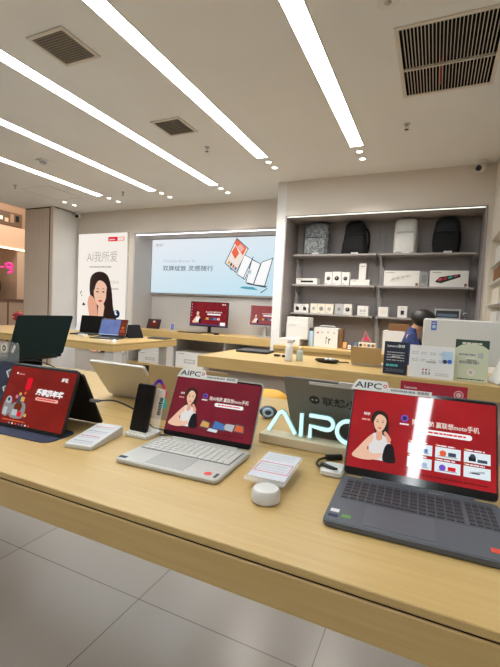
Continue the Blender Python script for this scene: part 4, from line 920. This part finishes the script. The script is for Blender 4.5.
# ------------------------------------------------------------------ tent computer on the left
t = thing('convertible_laptop', 'black convertible laptop standing like a tent with a red advert on its screen', 'laptop', (-1.18, .875, TZ), R(3.6))
w, h = .302, .212
M = T(0, 0, .004) @ RX(-19.6)
mb = MB().at(M @ T(0, .004, 0)); mb.slab(w, h, .008, .01, 'black', .0015); l = mb.build('lid', t)
def ad_tent(d):
    d.disc(.115, .875, .012, 'lit_white', 2); d.text('Lenovo', .14, .855, .045, 'lit_blush', 2, .01); d.text('好礼', .80, .83, .075, 'lit_white', 2, .03, .2)
    d.text('乐享嘉年华', .48, .56, .115, 'lit_white', 2, .05, .18, width=.40); d.pill(.50, .46, .84, .515, 'lit_blush', 2); d.bars(.53, .475, .8, .5, 1, 'lit_red', 3, 5, .8, 9)
    d.pill(.315, .62, .365, .82, 'lit_red', 2); d.poly([(.318, .6), (.362, .6), (.362, .80), (.318, .80)], 'lit_red', 2)
    d.smooth([(.06, .16), (.055, .36), (.10, .44), (.16, .40), (.17, .22), (.14, .12)], 'lit_grey', 2); d.disc(.11, .40, .042, 'lit_silver', 3); d.disc(.11, .405, .022, 'lit_slate', 4); d.rect(.07, .14, .13, .27, 'lit_silver', 4)
    d.smooth([(.19, .12), (.17, .30), (.24, .38), (.36, .38), (.40, .26), (.37, .12)], 'lit_grey', 2)
    d.disc(.28, .30, .06, 'lit_brown', 3); d.rect(.24, .36, .31, .50, 'lit_slate', 3); d.rect(.29, .40, .345, .48, 'lit_gold', 4); d.disc(.26, .52, .02, 'lit_gold', 3); d.disc(.33, .55, .016, 'lit_orange', 4); d.disc(.22, .47, .022, 'lit_pink', 4)
    d.rect(.21, .15, .29, .25, 'lit_silver', 4); d.rect(.30, .14, .36, .23, 'lit_red', 4); d.disc(.42, .18, .02, 'lit_gold', 2)
    d.bars(.1, .05, .45, .08, 1, 'lit_orange', 2, 3, .6, 8)
    for k in range(7): d.disc(.22 + k * .05, .018, .009, ('lit_teal', 'lit_white', 'lit_coral', 'lit_blue')[k % 4], 3)
mb = MB(); d = D2(mb, M @ T(-w / 2, -.0003, 0), w, h); d.rect(.02, .05, .98, .96, 'scr_deep', 0); ad_tent(D2(mb, M @ T(-w / 2 + .02 * w, -.0003, .05 * h), w * .96, h * .91)); mb.build('screen', l)
top = M @ Vector((0, .008, h))
ang = math.degrees(math.atan2(.175 - top.y, top.z - .004))
M2 = T(0, top.y + .006, top.z) @ RX(-90 - (90 - 0)) if False else T(0, .185, .004) @ RX(math.degrees(math.atan2(.185 - top.y - .004, top.z - .006)))
mb = MB().at(M2 @ T(0, .0, 0)); mb.slab(w, h * 1.0, .010, .01, 'black', .002); mb.build('keyboard_half', t)
mb = MB(); mb.cyl(tuple(Vector((-w * .42, top.y + .002, top.z - .004))), tuple(Vector((w * .42, top.y + .002, top.z - .004))), .007, 'black', 12); mb.build('hinge', t)
tag(MB().at(RX(-90) @ T(0, -.0015, -.06)).slab(.44, .125, .003, .03, 'navy').build('felt_mat', None, (-1.252, .877, TZ - .0005), R(3.6)), 'dark blue felt mat under the tent shaped laptop', 'mat')

# ------------------------------------------------------------------ small things on the front table
t = thing('price_block', 'white slanted price block beside the tent shaped laptop', 'price block', (-.935, .925, TZ), R(10))
w, dp = .092, .175; mb = MB(); vs = [(-w / 2, -dp / 2 + .01, 0), (w / 2, -dp / 2 + .01, 0), (w / 2, dp / 2, 0), (-w / 2, dp / 2, 0), (-w / 2, -dp / 2 + .01, .012), (w / 2, -dp / 2 + .01, .012), (w / 2, dp / 2, .03), (-w / 2, dp / 2, .03)]
mb.add(vs, [(0, 3, 2, 1), (4, 5, 6, 7), (0, 1, 5, 4), (2, 3, 7, 6), (1, 2, 6, 5), (3, 0, 4, 7)], 'puck'); mb.build('body', t, bevel=.002)
mb = MB(); d = D2(mb, T(-w / 2, -dp / 2 + .01, .0125) @ RX(-90 + 6.2), w, dp - .01, .0003)
d.rect(.05, .04, .95, .96, 'sheet', 1)
for k, v in enumerate((.80, .58, .36, .14)): d.bars(.12, v, .85, v + .05, 1, ('pinkred', 'mid_grey', 'pinkred', 'mid_grey')[k], 2, k, .6, 6); d.rect(.1, v - .05, .88, v - .038, 'mid_grey', 2)
mb.build('price_sheet', t)

t = thing('smartphone', 'black smartphone leaning on a white stand between the two laptops', 'phone', (-.855, 1.035, TZ + .0152), R(0))
mb = MB().at(RX(-15)); mb.slab(.071, .156, .008, .009, 'black', .001); mb.build('body', t)
mb = MB(); mb.at(RX(-15) @ T(0, -.0043, .003)); mb.slab(.066, .150, .0006, .007, 'bezel_black'); mb.build('screen', t)
t = thing('phone_stand', 'white phone stand with a clear back plate lettered moto', 'stand', (-.85, 1.045, TZ))
mb = MB().at(RX(-90) @ T(0, -.0065, -.03)); mb.slab(.092, .08, .013, .008, 'white_gloss', .002); mb.build('base', t)
MB().box(-.034, .034, -.0245, -.0195, .013, .019, 'white').build('lip', t)
mb = MB().at(T(.018, .008, .013) @ RX(-15)); mb.slab(.085, .145, .003, .004, 'acrylic', .0008); mb.build('back_plate', t)
mb = MB(); D2(mb, T(.0555, .008, .013) @ RX(-15) @ T(0, -.0018, .060) @ RY(-90), 1, 1).text('moto', 0, 0, .026, 'black', 1, .03); mb.build('lettering', t)

t = thing('price_tag', 'clear price tag with red ruled sheet on a round white puck', 'price tag', (-.335, .845, TZ), R(3))
mb = MB(); mb.lathe([(.028, 0), (.0325, .004), (.0325, .024), (.028, .030), (.012, .032)], 'puck', (.014, -.012, 0), 32); mb.build('puck', t)
M = T(-.005, .018, .026) @ RX(-90 + 2)
mb = MB().at(M); mb.slab(.104, .185, .005, .004, 'acrylic', .001); mb.build('plate', t)
mb = MB(); d = D2(mb, M @ T(-.052, -.0028, 0), .104, .185); d.rect(.05, .10, .95, .97, 'tag_sheet', 1)
mat('tag_sheet', '#c3c6cb', .55)
for v in (.88, .80, .72): d.bars(.12, v, .85, v + .035, 1, 'light_grey', 2, int(v * 100), .5, 7)
for v in (.60, .28): d.rect(.08, v, .92, v + .018, 'pinkred', 2)
for x in (.08, .902): d.rect(x, .28, x + .018, .61, 'pinkred', 2)
for v in (.50, .42, .34): d.bars(.14, v, .8, v + .035, 1, 'light_grey', 2, int(v * 90), .5, 6)
mb.build('price_sheet', t)

# neon AIPC sign
t = thing('neon_sign', 'glowing white AIPC letters on a low wooden base', 'neon sign', (-.30, 1.235, TZ))
MB().box(-.20, .235, -.032, .032, 0, .03, 'sign_wood', .003, 1).build('base', t) if mat('sign_wood', '#d3c3a4', .4) else 0
def neon(pts, nm='letter', smooth=False):
    mb = MB(); mb.tube([(x, 0, z) for x, z in pts], .0062, 'neon', 10, smooth); mb.build(nm, t)
    mb = MB(); mb.tube([(x, .0075, z) for x, z in pts], .0068, 'white', 8, smooth); return mb
zb = .036
backs = [neon([(-.178, zb), (-.142, .098), (-.133, .104), (-.124, .098), (-.085, zb)]), neon([(-.066, zb - .002), (-.066, .107)])]
arc = lambda cx, cz, rx, rz, a0, a1, n=10: [(cx + rx * math.cos(R(a0 + (a1 - a0) * k / n)), cz + rz * math.sin(R(a0 + (a1 - a0) * k / n))) for k in range(n + 1)]
backs.append(neon([(-.036, zb - .002), (-.036, .072), (.0, .068)] + arc(.016, .086, .020, .019, -90, 90) + [(-.04, .105)]))
backs.append(neon(arc(.085, .071, .036, .034, 300, 45, 24)[::1]))
mbb = MB()
for b in backs: mbb.add(b.v, b.f, 'neon_edge', True)
mbb.build('letter_backing', t)

# power lead and alarm puck by the grey laptop
t = thing('alarm_puck', 'white anti theft puck behind the dark grey laptop', 'alarm puck', (-.222, 1.075, TZ)); mb = MB().at(RX(-90) @ T(0, -.009, -.035)); mb.slab(.06, .07, .018, .014, 'white_gloss', .004); mb.build('body', t); MB().cyl((0, .036, .01), (0, .05, .01), .003, 'black', 8).build('lead', t)
t = thing('power_lead', 'black power lead with a thick plug beside the glowing sign', 'power lead', (0, 0, 0))
mb = MB(); mb.cyl((-.262, 1.158, TZ + .009), (-.222, 1.185, TZ + .009), .0085, 'black', 12); mb.build('plug', t)
mb = MB(); mb.tube([(-.262, 1.158, TZ + .009), (-.277, 1.135, TZ + .006), (-.275, 1.105, TZ + .006), (-.264, 1.085, TZ + .008), (-.24, 1.055, TZ + .024), (-.205, 1.046, TZ + .024)], .003, 'black'); mb.build('cord', t)
mb = MB(); mb.cyl((-.252, 1.066, TZ + .022), (-.212, 1.046, TZ + .024), .006, 'black', 10, .004); mb.build('connector', t)

# cable from the tent computer
t = thing('charging_cable', 'black charging cable looping from the tent shaped laptop to the black phone', 'cable', (0, 0, 0))
mb = MB(); mb.tube([(-1.008, 1.012, TZ + .10), (-.985, 1.06, TZ + .095), (-.95, 1.10, TZ + .07), (-.915, 1.135, TZ + .035), (-.875, 1.13, TZ + .006), (-.83, 1.125, TZ + .004), (-.79, 1.12, TZ + .004), (-.775, 1.09, TZ + .004), (-.80, 1.075, TZ + .004)], .0028, 'black'); mb.build('cord', t)
mb = MB(); mb.cyl((-1.0355, 1.003, TZ + .10), (-1.006, 1.013, TZ + .10), .006, 'grey', 10); mb.build('connector', t)
mb = MB(); mb.tube([(-2.10, 1.56, TZ + .08), (-2.04, 1.60, TZ + .075), (-1.98, 1.66, TZ + .03), (-1.99, 1.62, TZ + .005), (-2.02, 1.5, TZ + .004)], .003, 'black'); tag(mb.build('cable'), 'black cable hanging from the dark green laptop onto the table', 'cable')

# blue gadget and white box
t = thing('gadget', 'small dark round gadget with a pale blue ring, between silver laptop and sign', 'gadget', (-.585, 1.50, TZ), R(20))
mb = MB(); mb.ell((0, 0, .024), .036, .028, .024, 'bluegrey_dark', 24, 12); mb.build('body', t) if mat('bluegrey_dark', '#2c3a44', .5) else 0
mb = MB(); n = 28
mb.rings([[((.017 + .0055 * math.cos(2 * PI * k / 8)) * math.cos(2 * PI * i / n) , -.0245 + .0055 * math.sin(2 * PI * k / 8), .026 + (.014 + .0055 * math.cos(2 * PI * k / 8)) * math.sin(2 * PI * i / n)) for i in range(n)] for k in range(9)], 'paleblue', caps=False); mb.build('ring', t)
carton(-.70, -.585, TZ, .022, .07, 'low white carton beside the glowing sign on the table', y=1.33, mt='white_gloss', art=lambda d: d.bars(.1, .3, .9, .7, 1, 'light_grey', 1, 3, .5, 5), group='cartons on the front table')

# red card behind the dark grey laptop
t = thing('red_card', 'red card with a pale round seal standing behind the dark grey laptop', 'card', (0, 1.605, TZ), R(0))
M = T(-.10, 0, .0) @ RX(-6)
mb = MB().at(M @ T(.112, 0, 0)); mb.slab(.225, .193, .005, .003, 'card_red') if mat('card_red', '#a5152c', .5) else 0; mb.build('panel', t)
mb = MB(); d = D2(mb, M @ T(0, -.0026, 0), .225, .193)
d.text('Lenovo', .06, .86, .075, 'paper', 1, .01); d.disc(.875, .84, .07, 'blush_ink', 1) if mat('blush_ink', '#d8a8a8', .5) else 0; d.disc(.875, .84, .055, 'card_red', 2); d.disc(.875, .84, .04, 'blush_ink', 3); d.smooth([(.05, .5), (.25, .68), (.5, .62), (.55, .5)], 'blush_ink', 1); d.bars(.5, .3, .9, .5, 3, 'blush_ink', 1, 4, .4, 4); mb.build('printed_text', t)
MB().box(.0, .02, .0, .06, 0, .004, 'card_red').build('foot', t)

# clear tag with icons at the left edge and the boxes beneath
t = thing('acrylic_sign', 'clear acrylic sign with white icons at the left edge', 'sign', (-1.558, 1.05, TZ), R(0))
mb = MB().at(T(0, 0, .012)); mb.slab(.19, .243, .004, .012, 'acrylic_grey', .001) if mat('acrylic_grey', '#b8bcbc', .08, alpha=.22) else 0; mb.build('plate', t)
mb = MB(); d = D2(mb, T(-.095, -.0022, .012), .19, .243); 
d.disc(.55, .90, .10, 'white_box', 1); d.disc(.55, .90, .06, 'dark_grey', 2); d.disc(.55, .90, .03, 'white_box', 3); d.poly([(.78, .86), (.87, .98), (.92, .95), (.83, .83)], 'white_box', 1); d.rect(.52, .5, .6, .56, 'paper', 1); mb.build('printed_text', t)
MB().box(-.10, .10, -.03, .03, 0, .012, 'white', .003, 1).build('base', t)
t = thing('product_card', 'dark card with white slanted frames at the left edge beside the red tent screen', 'card', (-1.455, .98, TZ), R(0))
mb = MB().at(RX(-14)); mb.slab(.15, .19, .004, .003, 'navy'); mb.build('panel', t)
mb = MB(); d = D2(mb, RX(-14) @ T(-.075, -.0022, 0), .15, .19)
for (v, k) in ((.70, 0), (.38, 1)):
    d.poly([(.30, v + .10), (.78, v + .30), (.97, v + .12), (.50, v - .08)], 'paper', 1); d.poly([(.36, v + .10), (.77, v + .265), (.90, v + .12), (.51, v - .04)], 'bluegrey', 2)
mb.build('printed_text', t)

# yellow stool between the table and the cash counter
t = thing('stool', 'stool with a round yellow cushion seen over the table edge', 'stool', (-1.075, 2.74, 0.03))
MB().lathe([(.135, .635), (.145, .65), (.145, .665), (.13, .69), (.09, .712), (.03, .722)], 'yellow', n=32).build('seat', t)
MB().lathe([(.14, .615), (.15, .62), (.15, .634), (.135, .635)], 'dark_grey', n=32).build('seat_ring', t)
for k in range(4):
    a = PI / 4 + k * PI / 2; MB().cyl((.2 * math.cos(a), .2 * math.sin(a), -.03), (.11 * math.cos(a), .11 * math.sin(a), .618), .013, 'dark_grey').build('leg', t)
mb = MB(); mb.tube([(.17 * math.cos(2 * PI * k / 16), .17 * math.sin(2 * PI * k / 16), .22) for k in range(17)], .008, 'dark_grey'); mb.build('footrest', t)

# ------------------------------------------------------------------ goods on the back table
laptop('black laptop with a dark screen before the lit poster on the back table', (-4.22, 4.06, TZ), R(14), .34, .22, .235, 12, ('black', 'dark_grey', 'black', 'dark_grey'), None, None, False, .016)
def ad_blue(d): d.rect(.74, 0, 1, 1, 'lit_brown', 2); d.disc(.86, .5, .05, 'lit_orange', 3); d.bars(.78, .2, .95, .4, 2, 'lit_coral', 3, 3, .4, 3); d.rect(.0, .0, .74, .06, 'lit_lblue', 2)
laptop('slim laptop with a lilac blue screen on the back table', (-3.64, 3.84, TZ), R(16), .36, .21, .235, 22, ('dark_grey', 'black', 'silver_dark', 'grey'), 'scr_blue', ad_blue, False, .012)
t = thing('convertible_laptop', 'black convertible folded like a tent on the back table', 'laptop', (-3.44, 4.06, TZ), R(72))
mb = MB().at(T(0, 0, .003) @ RX(-32)); mb.slab(.22, .19, .008, .008, 'black_matte', .001); mb.build('lid', t)
mb = MB().at(T(0, .18, .003) @ RX(26)); mb.slab(.22, .18, .010, .008, 'black', .001); mb.build('keyboard_half', t); mb = MB(); mb.cyl((-.09, .103, .162), (.09, .103, .162), .006, 'black'); mb.build('hinge', t)
t = thing('laptop', 'thin black laptop lying closed beside the black folded one on the back table', 'laptop', (-3.23, 4.27, TZ), R(10)); MB().box(-.13, .13, -.09, .09, 0, .010, 'black', .004).build('base', t); MB().box(-.13, .13, -.09, .09, .0104, .016, 'dark_grey', .003, 1).build('lid', t)
t = thing('computer_mouse', 'small white mouse at the corner of the back table', 'mouse', (-3.22, 3.44, TZ), R(30)); mb = MB(); mb.ell((0, 0, .0), .032, .052, .034, 'white_gloss', 24, 10, 0, 1); mb.build('shell', t); MB().box(-.003, .003, .012, .03, .028, .035, 'grey', .001, 1).build('wheel', t)
tag(MB().box(-.05, .05, -.03, .03, 0, .008, 'paper', .002, 1).build('price_card', None, (-3.42, 3.50, TZ), R(15)), 'flat white price card by the white mouse', 'price card')
t = thing('price_block', 'small white price stand between the two open laptops on the back table', 'price block', (-3.88, 3.92, TZ), R(15)); mb = MB().at(RX(-20)); mb.slab(.05, .09, .006, .004, 'paper'); mb.build('sheet', t); MB().box(-.03, .03, -.01, .05, 0, .008, 'white').build('foot', t)
laptop('black laptop partly hidden by the dark green lid on the back table', (-4.62, 3.62, TZ), R(55), .32, .22, .215, 20, ('black', 'dark_grey', 'black', 'dark_grey'), 'scr_blue', None, False, .016)
carton(-4.02, -3.92, TZ, .03, .07, 'tiny white box in front of the black laptop on the back table', y=3.66, group='cartons on the back table')

# ------------------------------------------------------------------ camera, world, added warm fill lamp in the mall
cam = bpy.data.cameras.new('camera'); co = bpy.data.objects.new('camera', cam); COL.objects.link(co)
r2 = Vector((0.90778848, 0.41652445, 0.04926921)); u2 = Vector((-0.06885715, 0.03212523, 0.99710915)); fw = Vector((-0.41373756, 0.90855674, -0.0578436))
m4 = Matrix((( r2.x, u2.x, -fw.x, 0), (r2.y, u2.y, -fw.y, 0), (r2.z, u2.z, -fw.z, 1.33), (0, 0, 0, 1)))
co.matrix_world = m4
cam.sensor_fit = 'HORIZONTAL'; cam.sensor_width = 36; cam.lens = 402.94 / 500 * 36; cam.clip_start = .02
S.camera = co
w_ = bpy.data.worlds.new('world'); S.world = w_; w_.use_nodes = True
w_.node_tree.nodes['Background'].inputs['Color'].default_value = (1, .86, .7, 1); w_.node_tree.nodes['Background'].inputs['Strength'].default_value = .25
ml = bpy.data.lights.new('mall_fill_light', 'AREA'); ml.energy = 420; ml.color = (1, .86, .70); ml.size = 3; mo = bpy.data.objects.new('mall_fill_light', ml); COL.objects.link(mo); mo.location = (-10, 8, 5.4)  # added area lamp that warms the mall, no fitting modelled
S.view_settings.view_transform = 'Standard'; S.view_settings.look = 'None'; S.view_settings.exposure = -.3; S.view_settings.gamma = 1
S.view_settings.use_curve_mapping = False
